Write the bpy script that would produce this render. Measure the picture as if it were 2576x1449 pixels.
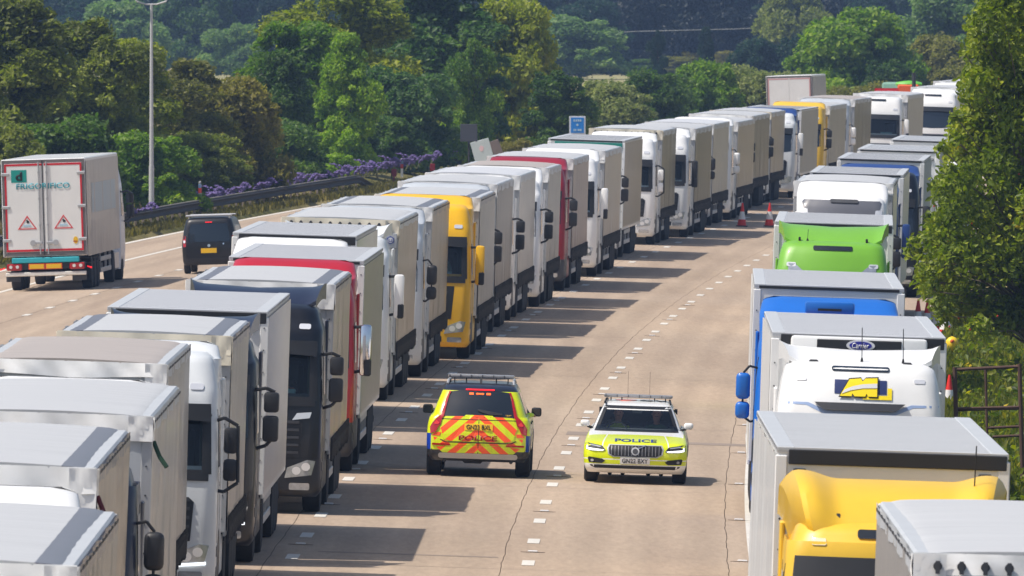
import bpy, bmesh, math, random
import numpy as np
from mathutils import Vector, Matrix
from mathutils.bvhtree import BVHTree
R = math.radians
rnd = random.Random(7)
scene = bpy.context.scene
for o in list(bpy.data.objects): bpy.data.objects.remove(o)
COL = scene.collection

# ---------------------------------------------------------------- camera, sky, sun, exposure
CAM_H, FPX, HOR = 9.25, 36180.0, -40.0          # eye height; focal length and horizon row of the 2576 px wide photograph
cam = bpy.data.cameras.new('camera'); camo = bpy.data.objects.new('camera', cam); COL.objects.link(camo)
cam.sensor_width = 36.0; cam.lens = 36.0 * FPX / 2576.0
cam.clip_start = 5.0; cam.clip_end = 12000.0
camo.location = (0, 0, CAM_H)
camo.rotation_euler = (R(90) - math.atan((724.5 - HOR) / FPX), 0, 0)
cam.dof.use_dof = True; cam.dof.focus_distance = 262.0; cam.dof.aperture_fstop = 18.0
scene.camera = camo
SUN_EL = R(59.0); SUN_D = Vector((0.955, 0.297, 0)).normalized()
world = bpy.data.worlds.new('World'); scene.world = world; world.use_nodes = True
wn = world.node_tree.nodes; wl = world.node_tree.links; wn.clear()
sky = wn.new('ShaderNodeTexSky'); sky.sky_type = 'NISHITA'; sky.sun_disc = False
sky.sun_elevation = SUN_EL; sky.sun_rotation = math.atan2(-SUN_D.x, -SUN_D.y)
sky.air_density = 1.0; sky.dust_density = 2.5; sky.ozone_density = 0.7
bg = wn.new('ShaderNodeBackground'); bg.inputs['Strength'].default_value = 0.11
wo = wn.new('ShaderNodeOutputWorld'); wl.new(sky.outputs[0], bg.inputs[0]); wl.new(bg.outputs[0], wo.inputs[0])
sl = bpy.data.lights.new('sun', 'SUN'); sl.energy = 4.1; sl.angle = R(0.53); sl.color = (1.0, 0.93, 0.84)
so = bpy.data.objects.new('sun', sl); COL.objects.link(so); so.location = (-60, -20, 80)
sd = Vector((SUN_D.x * math.cos(SUN_EL), SUN_D.y * math.cos(SUN_EL), -math.sin(SUN_EL)))
so.rotation_euler = sd.to_track_quat('-Z', 'Y').to_euler()
vs = scene.view_settings; scene.display_settings.display_device = 'sRGB'
vs.view_transform = 'Standard'; vs.look = 'None'; vs.exposure = 0.15; vs.gamma = 1.0; vs.use_curve_mapping = False
scene.render.engine = 'CYCLES'; scene.cycles.use_denoising = True
scene.cycles.max_bounces = 6; scene.cycles.diffuse_bounces = 3; scene.cycles.glossy_bounces = 3
scene.cycles.transmission_bounces = 4; scene.cycles.transparent_max_bounces = 8; scene.cycles.volume_bounces = 0
scene.cycles.caustics_reflective = False; scene.cycles.caustics_refractive = False
scene.cycles.sample_clamp_indirect = 4.0

# ---------------------------------------------------------------- colour and materials
def L(r, g, b):
    f = lambda v: (v / 255 / 12.92) if v / 255 <= 0.04045 else ((v / 255 + 0.055) / 1.055) ** 2.4
    return (f(r), f(g), f(b), 1.0)
MATS = {}
def _new(name):
    m = bpy.data.materials.new(name); m.use_nodes = True
    n = m.node_tree.nodes; l = m.node_tree.links
    return m, n, l, n['Principled BSDF']
def mat(name, col, rough=0.5, metal=0.0, spec=0.5, coat=0.0, noise=0.0, scale=3.0, bump=0.0, stretch=(1, 1, 1), emit=None, dirt=None):
    """A painted / plastic / metal surface with slight uneven colour and relief."""
    if name in MATS: return MATS[name]
    m, n, l, p = _new(name)
    p.inputs['Roughness'].default_value = rough; p.inputs['Metallic'].default_value = metal
    p.inputs['Specular IOR Level'].default_value = spec; p.inputs['Coat Weight'].default_value = coat
    p.inputs['Coat Roughness'].default_value = 0.05
    p.inputs['Base Color'].default_value = col
    if emit:
        p.inputs['Emission Color'].default_value = emit[0]; p.inputs['Emission Strength'].default_value = emit[1]
    if noise > 0 or bump > 0:
        tc = n.new('ShaderNodeTexCoord'); mp = n.new('ShaderNodeMapping'); mp.inputs['Scale'].default_value = stretch
        nz = n.new('ShaderNodeTexNoise'); nz.inputs['Scale'].default_value = scale; nz.inputs['Detail'].default_value = 5.0; nz.inputs['Roughness'].default_value = 0.65
        l.new(tc.outputs['Object'], mp.inputs[0]); l.new(mp.outputs[0], nz.inputs['Vector'])
        if noise > 0:
            mx = n.new('ShaderNodeMix'); mx.data_type = 'RGBA'
            d = dirt or tuple(c * 0.55 for c in col[:3]) + (1,)
            mx.inputs[6].default_value = tuple(min(1, c * (1 + noise * .35)) for c in col[:3]) + (1,)
            mx.inputs[7].default_value = tuple(a * (1 - noise) + b * noise for a, b in zip(col[:3], d[:3])) + (1,)
            cr = n.new('ShaderNodeMapRange'); cr.inputs[1].default_value = 0.3; cr.inputs[2].default_value = 0.75
            l.new(nz.outputs[0], cr.inputs[0]); l.new(cr.outputs[0], mx.inputs[0]); l.new(mx.outputs[2], p.inputs['Base Color'])
        if bump > 0:
            bp = n.new('ShaderNodeBump'); bp.inputs['Strength'].default_value = bump; bp.inputs['Distance'].default_value = 0.02
            l.new(nz.outputs[0], bp.inputs['Height']); l.new(bp.outputs[0], p.inputs['Normal'])
    MATS[name] = m; return m
def paint(r, g, b): return mat('paint_%d_%d_%d' % (r, g, b), L(r, g, b), rough=0.4, coat=0.28, noise=0.14, scale=1.6)
def glass_mat(name='clear_windscreen', tint=(0.72, 0.8, 0.82, 1)):
    if name in MATS: return MATS[name]
    m, n, l, p = _new(name); n.remove(p)
    t = n.new('ShaderNodeBsdfTransparent'); t.inputs[0].default_value = tint
    g = n.new('ShaderNodeBsdfGlossy'); g.inputs['Roughness'].default_value = 0.03
    fr = n.new('ShaderNodeFresnel'); fr.inputs[0].default_value = 1.5
    mx = n.new('ShaderNodeMixShader'); l.new(fr.outputs[0], mx.inputs[0]); l.new(t.outputs[0], mx.inputs[1]); l.new(g.outputs[0], mx.inputs[2])
    l.new(mx.outputs[0], n['Material Output'].inputs[0]); MATS[name] = m; return m
def leaf_mat(name, cols, hue_from_object=False, trans=0.5, nscale=0.5):
    """cols: dark, mid, light, accent - picked leaf by leaf and in broad patches."""
    if name in MATS: return MATS[name]
    m, n, l, p = _new(name); n.remove(p)
    geo = n.new('ShaderNodeNewGeometry'); tc = n.new('ShaderNodeTexCoord')
    nz = n.new('ShaderNodeTexNoise'); nz.inputs['Scale'].default_value = nscale; nz.inputs['Detail'].default_value = 3.0
    l.new(tc.outputs['Object'], nz.inputs['Vector'])
    ad = n.new('ShaderNodeMath'); ad.operation = 'MULTIPLY_ADD'; ad.inputs[1].default_value = 0.42; l.new(geo.outputs['Random Per Island'], ad.inputs[0])
    mr = n.new('ShaderNodeMapRange'); mr.inputs[1].default_value = 0.3; mr.inputs[2].default_value = 0.7; mr.inputs[3].default_value = 0.0; mr.inputs[4].default_value = 0.58
    l.new(nz.outputs[0], mr.inputs[0]); l.new(mr.outputs[0], ad.inputs[2])
    rp = n.new('ShaderNodeValToRGB'); rp.color_ramp.elements[0].color = cols[0]; rp.color_ramp.elements[0].position = 0.1
    rp.color_ramp.elements[1].color = cols[2]; rp.color_ramp.elements[1].position = 0.88
    e = rp.color_ramp.elements.new(0.5); e.color = cols[1]
    e = rp.color_ramp.elements.new(0.96); e.color = cols[3]
    l.new(ad.outputs[0], rp.inputs[0])
    d = n.new('ShaderNodeBsdfPrincipled'); d.inputs['Roughness'].default_value = 0.5; d.inputs['Specular IOR Level'].default_value = 0.35
    t = n.new('ShaderNodeBsdfTranslucent'); mx = n.new('ShaderNodeMixShader'); mx.inputs[0].default_value = trans
    l.new(rp.outputs[0], d.inputs['Base Color'])
    hs = n.new('ShaderNodeHueSaturation'); hs.inputs['Hue'].default_value = 0.515; hs.inputs['Saturation'].default_value = 1.15; hs.inputs['Value'].default_value = 1.2
    l.new(rp.outputs[0], hs.inputs['Color']); l.new(hs.outputs[0], t.inputs[0])
    l.new(d.outputs[0], mx.inputs[1]); l.new(t.outputs[0], mx.inputs[2]); l.new(mx.outputs[0], n['Material Output'].inputs[0])
    MATS[name] = m; return m

M_TYRE = mat('tyre_rubber', L(38, 38, 40), rough=0.85, noise=0.3, scale=8)
M_RIM = mat('wheel_steel', L(150, 150, 152), rough=0.4, metal=0.6, noise=0.25, scale=6)
M_BLACK = mat('black_plastic', L(36, 37, 40), rough=0.5, noise=0.15, scale=4)
M_DARKGREY = mat('dark_grey_plastic', L(62, 63, 67), rough=0.5, noise=0.15, scale=4)
M_CHASSIS = mat('chassis_steel', L(44, 44, 46), rough=0.7, noise=0.3, scale=3)
M_GLASS = mat('dark_glass', L(22, 30, 38), rough=0.06, spec=0.8, coat=0.3)
M_LAMP = mat('headlamp_lens', L(190, 195, 200), rough=0.12, metal=0.55, coat=1.0, noise=0.5, scale=14)
M_LAMPIN = mat('headlamp_reflector', L(245, 246, 248), rough=0.15, metal=0.4)
M_CHROME = mat('chrome', L(225, 226, 230), rough=0.12, metal=1.0)
M_WHITE = paint(236, 237, 236)
M_REDLAMP = mat('red_tail_lens', L(170, 16, 24), rough=0.15, coat=0.8, noise=0.3, scale=20)
M_REDLED = mat('lit_red_lamp', L(200, 20, 24), rough=0.3, emit=(L(255, 30, 40), 0.8))
M_AMBER = mat('amber_led_matrix', L(255, 90, 20), rough=0.4, emit=(L(255, 100, 30), 1.2))
M_DRL = mat('lit_running_lamp', L(240, 245, 250), rough=0.3, emit=((0.9, 0.95, 1, 1), 1.4))
M_SKIN = mat('skin', L(190, 130, 105), rough=0.55, noise=0.15, scale=20)
M_ALU = mat('aluminium', L(178, 180, 183), rough=0.42, metal=0.25, noise=0.15, scale=2)
M_PLATE_Y = mat('yellow_plate', L(238, 190, 30), rough=0.4)
M_PLATE_W = mat('white_plate', L(222, 222, 222), rough=0.4)
M_INK = mat('black_ink', L(24, 24, 26), rough=0.6)
M_HIVIS = mat('hi_vis_yellow', L(205, 235, 30), rough=0.5)

# ---------------------------------------------------------------- mesh helpers
class MB:
    def __init__(s): s.bm = bmesh.new()
    def _m(s, faces, mi):
        for f in faces: f.material_index = mi
    def box(s, x0, x1, y0, y1, z0, z1, bev=0.0, mi=0, seg=1):
        r = bmesh.ops.create_cube(s.bm, size=1.0)
        for v in r['verts']:
            v.co = Vector((x0 + (v.co.x + .5) * (x1 - x0), y0 + (v.co.y + .5) * (y1 - y0), z0 + (v.co.z + .5) * (z1 - z0)))
        fs = {f for v in r['verts'] for f in v.link_faces}; s._m(fs, mi)
        if bev > 0:
            es = {e for v in r['verts'] for e in v.link_edges}
            q = bmesh.ops.bevel(s.bm, geom=list(es), offset=bev, segments=seg, affect='EDGES', profile=0.5); s._m(q['faces'], mi)
        return s
    def cyl(s, p0, p1, r, seg=10, r2=None, mi=0):
        p0 = Vector(p0); p1 = Vector(p1); d = p1 - p0; ln = d.length
        if ln < 1e-6: return s
        q = d.to_track_quat('Z', 'Y').to_matrix().to_4x4(); mtx = Matrix.Translation((p0 + p1) / 2) @ q
        g = bmesh.ops.create_cone(s.bm, cap_ends=True, segments=seg, radius1=r, radius2=r if r2 is None else r2, depth=ln, matrix=mtx)
        s._m({f for v in g['verts'] for f in v.link_faces}, mi); return s
    def tube(s, pts, r, seg=6, mi=0):
        for a, b in zip(pts[:-1], pts[1:]): s.cyl(a, b, r, seg, mi=mi)
        return s
    def sph(s, c, rx, ry=None, rz=None, mi=0, sub=2):
        g = bmesh.ops.create_icosphere(s.bm, subdivisions=sub, radius=1.0)
        ry = ry or rx; rz = rz or rx
        for v in g['verts']: v.co = Vector((c[0] + v.co.x * rx, c[1] + v.co.y * ry, c[2] + v.co.z * rz))
        s._m({f for v in g['verts'] for f in v.link_faces}, mi); return s
    def lathe(s, prof, axis='X', seg=24, c=(0, 0, 0), mi=0):
        """prof: list of (along, radius)."""
        rings = []
        for a, r in prof:
            ring = []
            for k in range(seg):
                t = 2 * math.pi * k / seg; u, v = r * math.cos(t), r * math.sin(t)
                p = (a, u, v) if axis == 'X' else (u, a, v) if axis == 'Y' else (u, v, a)
                ring.append(s.bm.verts.new((c[0] + p[0], c[1] + p[1], c[2] + p[2])))
            rings.append(ring)
        for A, B_ in zip(rings[:-1], rings[1:]):
            for k in range(seg):
                f = s.bm.faces.new((A[k], A[(k + 1) % seg], B_[(k + 1) % seg], B_[k])); f.material_index = mi
        for ring in (rings[0], rings[-1]):
            try: f = s.bm.faces.new(ring); f.material_index = mi
            except ValueError: pass
        return s
    def prism(s, pts, axis, a0, a1, mi=0):
        """pts 2D outline; axis 'X': (y,z), 'Y': (x,z), 'Z': (x,y)."""
        def mk(p, a): return (a, p[0], p[1]) if axis == 'X' else (p[0], a, p[1]) if axis == 'Y' else (p[0], p[1], a)
        A = [s.bm.verts.new(mk(p, a0)) for p in pts]; B_ = [s.bm.verts.new(mk(p, a1)) for p in pts]; n = len(pts)
        fs = [s.bm.faces.new(A), s.bm.faces.new(B_)]
        for k in range(n): fs.append(s.bm.faces.new((A[k], A[(k + 1) % n], B_[(k + 1) % n], B_[k])))
        s._m(fs, mi); return s
    def grid(s, nx, ny, fn, mi=0, thick=None):
        vs_ = [[s.bm.verts.new(fn(i / (nx - 1), j / (ny - 1))) for i in range(nx)] for j in range(ny)]
        for j in range(ny - 1):
            for i in range(nx - 1):
                f = s.bm.faces.new((vs_[j][i], vs_[j][i + 1], vs_[j + 1][i + 1], vs_[j + 1][i])); f.material_index = mi
        return s
    def mesh(s, name, mats, angle=32, recalc=True, smooth=True):
        if recalc: bmesh.ops.recalc_face_normals(s.bm, faces=s.bm.faces[:])
        me = bpy.data.meshes.new(name); s.bm.to_mesh(me); s.bm.free()
        for m in (mats if isinstance(mats, (list, tuple)) else [mats]): me.materials.append(m)
        if smooth:
            me.polygons.foreach_set('use_smooth', [True] * len(me.polygons)); me.set_sharp_from_angle(angle=R(angle))
        return me
def link(name, me, parent=None, loc=(0, 0, 0), rot=(0, 0, 0), sc=None):
    o = bpy.data.objects.new(name, me); COL.objects.link(o); o.location = loc; o.rotation_euler = rot
    if sc is not None: o.scale = sc
    if parent: o.parent = parent
    return o
def part(name, mb, mats, parent=None, **k):
    return link(name, mb.mesh(name, mats, **k), parent)
def tag(o, label=None, cat=None, group=None, kind=None):
    if label: o['label'] = label
    if cat: o['category'] = cat
    if group: o['group'] = group
    if kind: o['kind'] = kind
    return o
def thing(name, label, cat, loc=(0, 0, 0), rot=(0, 0, 0), group=None):
    o = bpy.data.objects.new(name, None); COL.objects.link(o); o.location = loc; o.rotation_euler = rot
    o.empty_display_size = 0.3
    return tag(o, label, cat, group)
CACHE = {}
def cached(key, fn):
    if key not in CACHE: CACHE[key] = fn()
    return CACHE[key]

def contour(lv):
    """closed plan outline of one height level: z, half width, front y, rear y, corner radius, bow of the front, bow of the rear"""
    z, hw, yf, yr, r, bf, br = lv; pts = []
    def fr(x): return yf - bf * (1 - (x / max(1e-3, hw - r * .5)) ** 2)
    def re(x): return yr + br * (1 - (x / max(1e-3, hw - r * .5)) ** 2)
    nf, nc, ns = 10, 5, 8
    for k in range(nf + 1):
        x = -(hw - r) + 2 * (hw - r) * k / nf; pts.append((x, fr(x)))
    y0 = fr(hw - r); y1 = re(hw - r)
    for k in range(1, nc + 1):
        t = R(90) * k / nc; pts.append((hw - r + r * math.sin(t), y0 + r * (1 - math.cos(t))))
    for k in range(1, ns): pts.append((hw, (y0 + r) + (y1 - y0 - 2 * r) * k / ns))
    for k in range(0, nc): t = R(90) * k / nc; pts.append((hw - r + r * math.cos(t), y1 - r + r * math.sin(t)))
    for k in range(nf + 1):
        x = (hw - r) - 2 * (hw - r) * k / nf; pts.append((x, re(x)))
    for k in range(1, nc + 1):
        t = R(90) * k / nc; pts.append((-(hw - r) - r * math.sin(t), y1 - r * (1 - math.cos(t))))
    for k in range(1, ns): pts.append((-hw, (y1 - r) - (y1 - y0 - 2 * r) * k / ns))
    for k in range(0, nc): t = R(90) * k / nc; pts.append((-(hw - r) - r * math.cos(t), y0 + r - r * math.sin(t)))
    return [Vector((x, y, z)) for x, y in pts]
def loft(mb, levels, sub=3, mi=0, cap=True):
    P = np.array(levels, float); out = []
    for i in range(len(P) - 1):
        p0 = P[max(0, i - 1)]; p1 = P[i]; p2 = P[i + 1]; p3 = P[min(len(P) - 1, i + 2)]
        for k in range(sub):
            t = k / sub
            c = 0.5 * ((2 * p1) + (-p0 + p2) * t * .9 + (2 * p0 - 5 * p1 + 4 * p2 - p3) * t * t * .9 + (-p0 + 3 * p1 - 3 * p2 + p3) * t ** 3 * .9)
            lin = p1 * (1 - t) + p2 * t
            out.append(c * .6 + lin * .4 if sub > 1 else lin)
    out.append(P[-1])
    for q, i in ((q, i) for i, q in enumerate(out)): q[0] = q[0]
    rings = [[mb.bm.verts.new(p) for p in contour(lv)] for lv in out]
    n = len(rings[0]); fs = []
    for A, B_ in zip(rings[:-1], rings[1:]):
        for k in range(n): fs.append(mb.bm.faces.new((A[k], A[(k + 1) % n], B_[(k + 1) % n], B_[k])))
    if cap: fs.append(mb.bm.faces.new(rings[-1])); fs.append(mb.bm.faces.new(rings[0][::-1]))
    mb._m(fs, mi); return mb
DIRS = {'front': Vector((0, 1, 0)), 'back': Vector((0, -1, 0)), 'right': Vector((-1, 0, 0)), 'left': Vector((1, 0, 0)), 'top': Vector((0, 0, -1))}
def _pl(dr, a, b):
    if dr in ('front', 'back'): return Vector((a, 0, b))
    if dr in ('right', 'left'): return Vector((0, a, b))
    return Vector((a, b, 0))
def project(bm, bvh, dr, off, depth, skirt=True):
    d = DIRS[dr]; bm.verts.ensure_lookup_table()
    hits = {}
    for v in bm.verts:
        h = bvh.ray_cast(v.co - d * 60, d)
        if h[0] is not None: hits[v] = h[0]
    last = None
    for v in bm.verts:
        if v in hits: v.co = hits[v] - d * off; continue
        if hits:
            w = min(hits, key=lambda q: (hits[q] - v.co - d * ((hits[q] - v.co).dot(d))).length)
            v.co = v.co + d * ((hits[w] - v.co).dot(d)) - d * off
    if skirt and depth > 0:
        be = [e for e in bm.edges if len(e.link_faces) == 1]
        r = bmesh.ops.extrude_edge_only(bm, edges=be)
        for g in r['geom']:
            if isinstance(g, bmesh.types.BMVert): g.co = g.co + d * depth
JOINED = ('grille_bar', 'door_seam', 'seam', 'screen_frame', 'screen_border', 'entry_step', 'grille', 'matrix_sign', 'wiper')
def decal(name, outlines, bvh, mats, parent, dr='front', off=0.008, depth=0.02, step=0.12):
    if outlines and isinstance(outlines[0][0], (list, tuple)) and len(outlines) > 1 and name not in JOINED:
        return [decal(name, [o], bvh, mats, parent, dr, off, depth, step) for o in outlines]
    return decal_(name, outlines, bvh, mats, parent, dr, off, depth, step)
def decal_(name, outlines, bvh, mats, parent, dr='front', off=0.008, depth=0.02, step=0.12):
    """Panel shapes drawn in front / side / top view and pressed onto the body, with real edges."""
    allm = bmesh.new()
    mats = mats if isinstance(mats, (list, tuple)) else [mats]
    if outlines and not isinstance(outlines[0][0], (list, tuple)): outlines = [outlines]
    for i, o in enumerate(outlines):
        bm = bmesh.new(); f = bm.faces.new([bm.verts.new(_pl(dr, *p)) for p in o])
        lo = [min(p[k] for p in o) for k in (0, 1)]; hi = [max(p[k] for p in o) for k in (0, 1)]
        for k in (0, 1):
            n = int((hi[k] - lo[k]) / step)
            for j in range(1, n + 1):
                c = lo[k] + (hi[k] - lo[k]) * j / (n + 1)
                co = _pl(dr, c, 0) if k == 0 else _pl(dr, 0, c); no = _pl(dr, 1, 0) if k == 0 else _pl(dr, 0, 1)
                bmesh.ops.bisect_plane(bm, geom=bm.verts[:] + bm.edges[:] + bm.faces[:], plane_co=co, plane_no=no)
        project(bm, bvh, dr, off, depth)
        bmesh.ops.recalc_face_normals(bm, faces=bm.faces[:])
        d = DIRS[dr]
        for f in bm.faces: f.material_index = min(i, len(mats) - 1)
        t = bpy.data.meshes.new('tmp'); bm.to_mesh(t); bm.free(); allm.from_mesh(t); bpy.data.meshes.remove(t)
    d = DIRS[dr]
    for f in allm.faces:
        if f.normal.dot(d) > 0.3: f.normal_flip()
    me = bpy.data.meshes.new(name); allm.to_mesh(me); allm.free()
    for m in mats: me.materials.append(m)
    me.polygons.foreach_set('use_smooth', [True] * len(me.polygons)); me.set_sharp_from_angle(angle=R(40))
    return link(name, me, parent)
def text_bm(s, width, height, bold=0.0, shear=0.0, face=1):
    cu = bpy.data.curves.new('t', 'FONT'); cu.body = s; cu.align_x = 'CENTER'; cu.align_y = 'CENTER'; cu.size = 1.0; cu.offset = bold; cu.shear = shear
    cu.resolution_u = 3
    ob = bpy.data.objects.new('t', cu); COL.objects.link(ob); bpy.context.view_layer.update()
    me = bpy.data.meshes.new_from_object(ob); bm = bmesh.new(); bm.from_mesh(me)
    bpy.data.objects.remove(ob); bpy.data.curves.remove(cu); bpy.data.meshes.remove(me)
    xs = [v.co.x for v in bm.verts]; ys = [v.co.y for v in bm.verts]
    cx, cy = (min(xs) + max(xs)) / 2, (min(ys) + max(ys)) / 2; w, h = max(xs) - min(xs), max(ys) - min(ys)
    for v in bm.verts: v.co = Vector(((v.co.x - cx) / w * width, 0, (v.co.y - cy) / h * height))
    return bm
def text(name, s, cx, cz, width, height, parent, m, bvh=None, y=None, off=0.014, dr='front', bold=0.01, shear=0.0):
    bm = text_bm(s, width, height, bold, shear)
    for v in bm.verts:
        a, b = cx + v.co.x, cz + v.co.z
        v.co = _pl(dr, a, b) if dr != 'right' else Vector((0, a, b))
    if bvh is not None: project(bm, bvh, dr, off, 0.006)
    else:
        for v in bm.verts: v.co.y = y
        r = bmesh.ops.extrude_face_region(bm, geom=bm.faces[:])
        for g in r['geom']:
            if isinstance(g, bmesh.types.BMVert): g.co.y -= 0.006
    me = bpy.data.meshes.new(name); bm.to_mesh(me); bm.free(); me.materials.append(m)
    return link(name, me, parent)
def bvh_of(mb): return BVHTree.FromBMesh(mb.bm)
def rrect(x0, x1, z0, z1, r=0.04, n=3):
    out = []
    for cx, cz, a in ((x1 - r, z1 - r, 0), (x0 + r, z1 - r, 90), (x0 + r, z0 + r, 180), (x1 - r, z0 + r, 270)):
        for k in range(n + 1):
            t = R(a + 90 * k / n); out.append((cx + r * math.cos(t), cz + r * math.sin(t)))
    return out
def mirx(pts): return [(-a, b) for a, b in pts][::-1]
def ell(cx, cz, rx, rz, n=16): return [(cx + rx * math.cos(2 * math.pi * k / n), cz + rz * math.sin(2 * math.pi * k / n)) for k in range(n)]

# ---------------------------------------------------------------- the road's geometry
KA, KY, KX = 8.31e-5, 166.2, -0.0745
def axis_x(Y):
    if Y < KY: return KX
    if Y < 1000: return KX + KA * (Y - KY) ** 2
    return KX + KA * (1000 - KY) ** 2 + 2 * KA * (1000 - KY) * (Y - 1000)
def axis_t(Y):
    return 0.0 if Y < KY else 2 * KA * (min(Y, 1000) - KY)
def zg(u):
    if u > 7.45: return -0.246
    if u >= -7.6: return -0.033 * u
    if u >= -10.6: return 0.2508
    if u >= -24.6: return 0.2508 + 0.03 * (u + 10.6)
    return -0.169
def RP(Y, u, dz=0.0):
    """point at distance Y along the road, u metres right of the near dashed line"""
    th = math.atan(axis_t(Y)); return Vector((axis_x(Y) + u * math.cos(th), Y - u * math.sin(th), zg(u) + dz))
def u_of(X, Y):
    for _ in range(4):
        Y0 = Y; th = math.atan(axis_t(Y0))
    return (X - axis_x(Y)) * math.cos(math.atan(axis_t(Y)))
def at(x, y, z):
    """a point of the place at height z seen at pixel x, y of the 2576 px wide photograph"""
    Y = FPX * (CAM_H - z) / (y - HOR); return Vector(((x - 1288) * Y / FPX, Y, z))
def atY(x, Y): return (x - 1288) * Y / FPX
def zY(y, Y): return CAM_H - (y - HOR) * Y / FPX
# ---------------------------------------------------------------- ground, road, markings
def ground_mat():
    m, n, l, p = _new('meadow_ground'); p.inputs['Roughness'].default_value = 0.9; p.inputs['Specular IOR Level'].default_value = 0.1
    tc = n.new('ShaderNodeTexCoord'); a = n.new('ShaderNodeTexNoise'); a.inputs['Scale'].default_value = 0.9; a.inputs['Detail'].default_value = 8
    b = n.new('ShaderNodeTexNoise'); b.inputs['Scale'].default_value = 0.02; b.inputs['Detail'].default_value = 3
    l.new(tc.outputs['Object'], a.inputs['Vector']); l.new(tc.outputs['Object'], b.inputs['Vector'])
    r = n.new('ShaderNodeValToRGB'); r.color_ramp.elements[0].color = L(52, 58, 28); r.color_ramp.elements[0].position = 0.3
    r.color_ramp.elements[1].color = L(118, 112, 60); r.color_ramp.elements[1].position = 0.75
    l.new(a.outputs[0], r.inputs[0]); mx = n.new('ShaderNodeMix'); mx.data_type = 'RGBA'; mx.inputs[7].default_value = L(168, 152, 108)
    mr = n.new('ShaderNodeMapRange'); mr.inputs[1].default_value = 0.5; mr.inputs[2].default_value = 0.62; mr.inputs[4].default_value = 0.7
    l.new(b.outputs[0], mr.inputs[0]); l.new(mr.outputs[0], mx.inputs[0]); l.new(r.outputs[0], mx.inputs[6]); l.new(mx.outputs[2], p.inputs['Base Color'])
    bp = n.new('ShaderNodeBump'); bp.inputs['Strength'].default_value = 0.8; bp.inputs['Distance'].default_value = 0.15
    l.new(a.outputs[0], bp.inputs['Height']); l.new(bp.outputs[0], p.inputs['Normal']); return m
def concrete_mat():
    m, n, l, p = _new('road_concrete'); p.inputs['Roughness'].default_value = 0.82; p.inputs['Specular IOR Level'].default_value = 0.25
    tc = n.new('ShaderNodeTexCoord')
    def noise(sc, stretch, det=6, rough=.6):
        mp = n.new('ShaderNodeMapping'); mp.inputs['Scale'].default_value = stretch; l.new(tc.outputs['Object'], mp.inputs[0])
        z = n.new('ShaderNodeTexNoise'); z.inputs['Scale'].default_value = sc; z.inputs['Detail'].default_value = det; z.inputs['Roughness'].default_value = rough
        l.new(mp.outputs[0], z.inputs['Vector']); return z.outputs[0]
    big = noise(0.25, (1, .12, 1), 4); fine = noise(9.0, (1, .1, 1), 7, .75); wear = noise(0.9, (1, .02, 1), 4)
    r = n.new('ShaderNodeValToRGB'); r.color_ramp.elements[0].color = L(155, 136, 118); r.color_ramp.elements[0].position = 0.3
    r.color_ramp.elements[1].color = L(186, 167, 146); r.color_ramp.elements[1].position = 0.7
    ad = n.new('ShaderNodeMath'); ad.operation = 'ADD'; l.new(big, ad.inputs[0]); l.new(wear, ad.inputs[1])
    hf = n.new('ShaderNodeMath'); hf.operation = 'MULTIPLY'; hf.inputs[1].default_value = 0.5; l.new(ad.outputs[0], hf.inputs[0]); l.new(hf.outputs[0], r.inputs[0])
    mx = n.new('ShaderNodeMix'); mx.data_type = 'RGBA'; mx.blend_type = 'MULTIPLY'; mx.inputs[0].default_value = 1.0
    mr = n.new('ShaderNodeMapRange'); mr.inputs[1].default_value = 0.25; mr.inputs[2].default_value = 0.75; mr.inputs[3].default_value = 0.82; mr.inputs[4].default_value = 1.14
    l.new(fine, mr.inputs[0]); l.new(r.outputs[0], mx.inputs[6]); l.new(mr.outputs[0], mx.inputs[7]); l.new(mx.outputs[2], p.inputs['Base Color'])
    # oil-darkened wheel tracks along each lane
    uv = n.new('ShaderNodeUVMap'); uv.uv_map = 'road_uv'; sx = n.new('ShaderNodeSeparateXYZ'); l.new(uv.outputs[0], sx.inputs[0])
    def mth(op, a, b=None):
        q = n.new('ShaderNodeMath'); q.operation = op
        for i, v in enumerate((a, b)):
            if v is None: continue
            if isinstance(v, (int, float)): q.inputs[i].default_value = v
            else: l.new(v, q.inputs[i])
        return q.outputs[0]
    wv = mth('COSINE', mth('MULTIPLY', mth('ADD', sx.outputs[0], 1.87 + .0), 2 * math.pi / 3.75 * 2))
    tr = mth('MULTIPLY', mth('MAXIMUM', mth('MULTIPLY', wv, -1.0), 0.0), mth('MULTIPLY', wear, .22))
    wv2 = mth('POWER', mth('MAXIMUM', mth('COSINE', mth('MULTIPLY', mth('ADD', sx.outputs[0], 1.87), 2 * math.pi / 3.75)), 0.0), 8.0)
    drk = mth('SUBTRACT', 1.0, mth('ADD', tr, mth('MULTIPLY', wv2, mth('MULTIPLY', big, .2))))
    m2 = n.new('ShaderNodeMix'); m2.data_type = 'RGBA'; m2.blend_type = 'MULTIPLY'; m2.inputs[0].default_value = 1.0
    l.new(mx.outputs[2], m2.inputs[6]); l.new(drk, m2.inputs[7]); l.new(m2.outputs[2], p.inputs['Base Color'])
    bp = n.new('ShaderNodeBump'); bp.inputs['Strength'].default_value = 0.35; bp.inputs['Distance'].default_value = 0.01
    l.new(fine, bp.inputs['Height']); l.new(bp.outputs[0], p.inputs['Normal']); return m
M_CONC = concrete_mat(); M_GROUND = ground_mat()
M_LINE = mat('white_road_paint', L(212, 210, 202), rough=.6, noise=.45, scale=5, dirt=L(176, 160, 140))
M_JOINT = mat('joint_sealant', L(52, 48, 46), rough=0.9)
M_SMEAR = mat('tyre_smear', L(92, 82, 74), rough=.9)
M_PATCH = mat('asphalt_repair', L(142, 128, 116), rough=0.9, noise=0.2)

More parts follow.
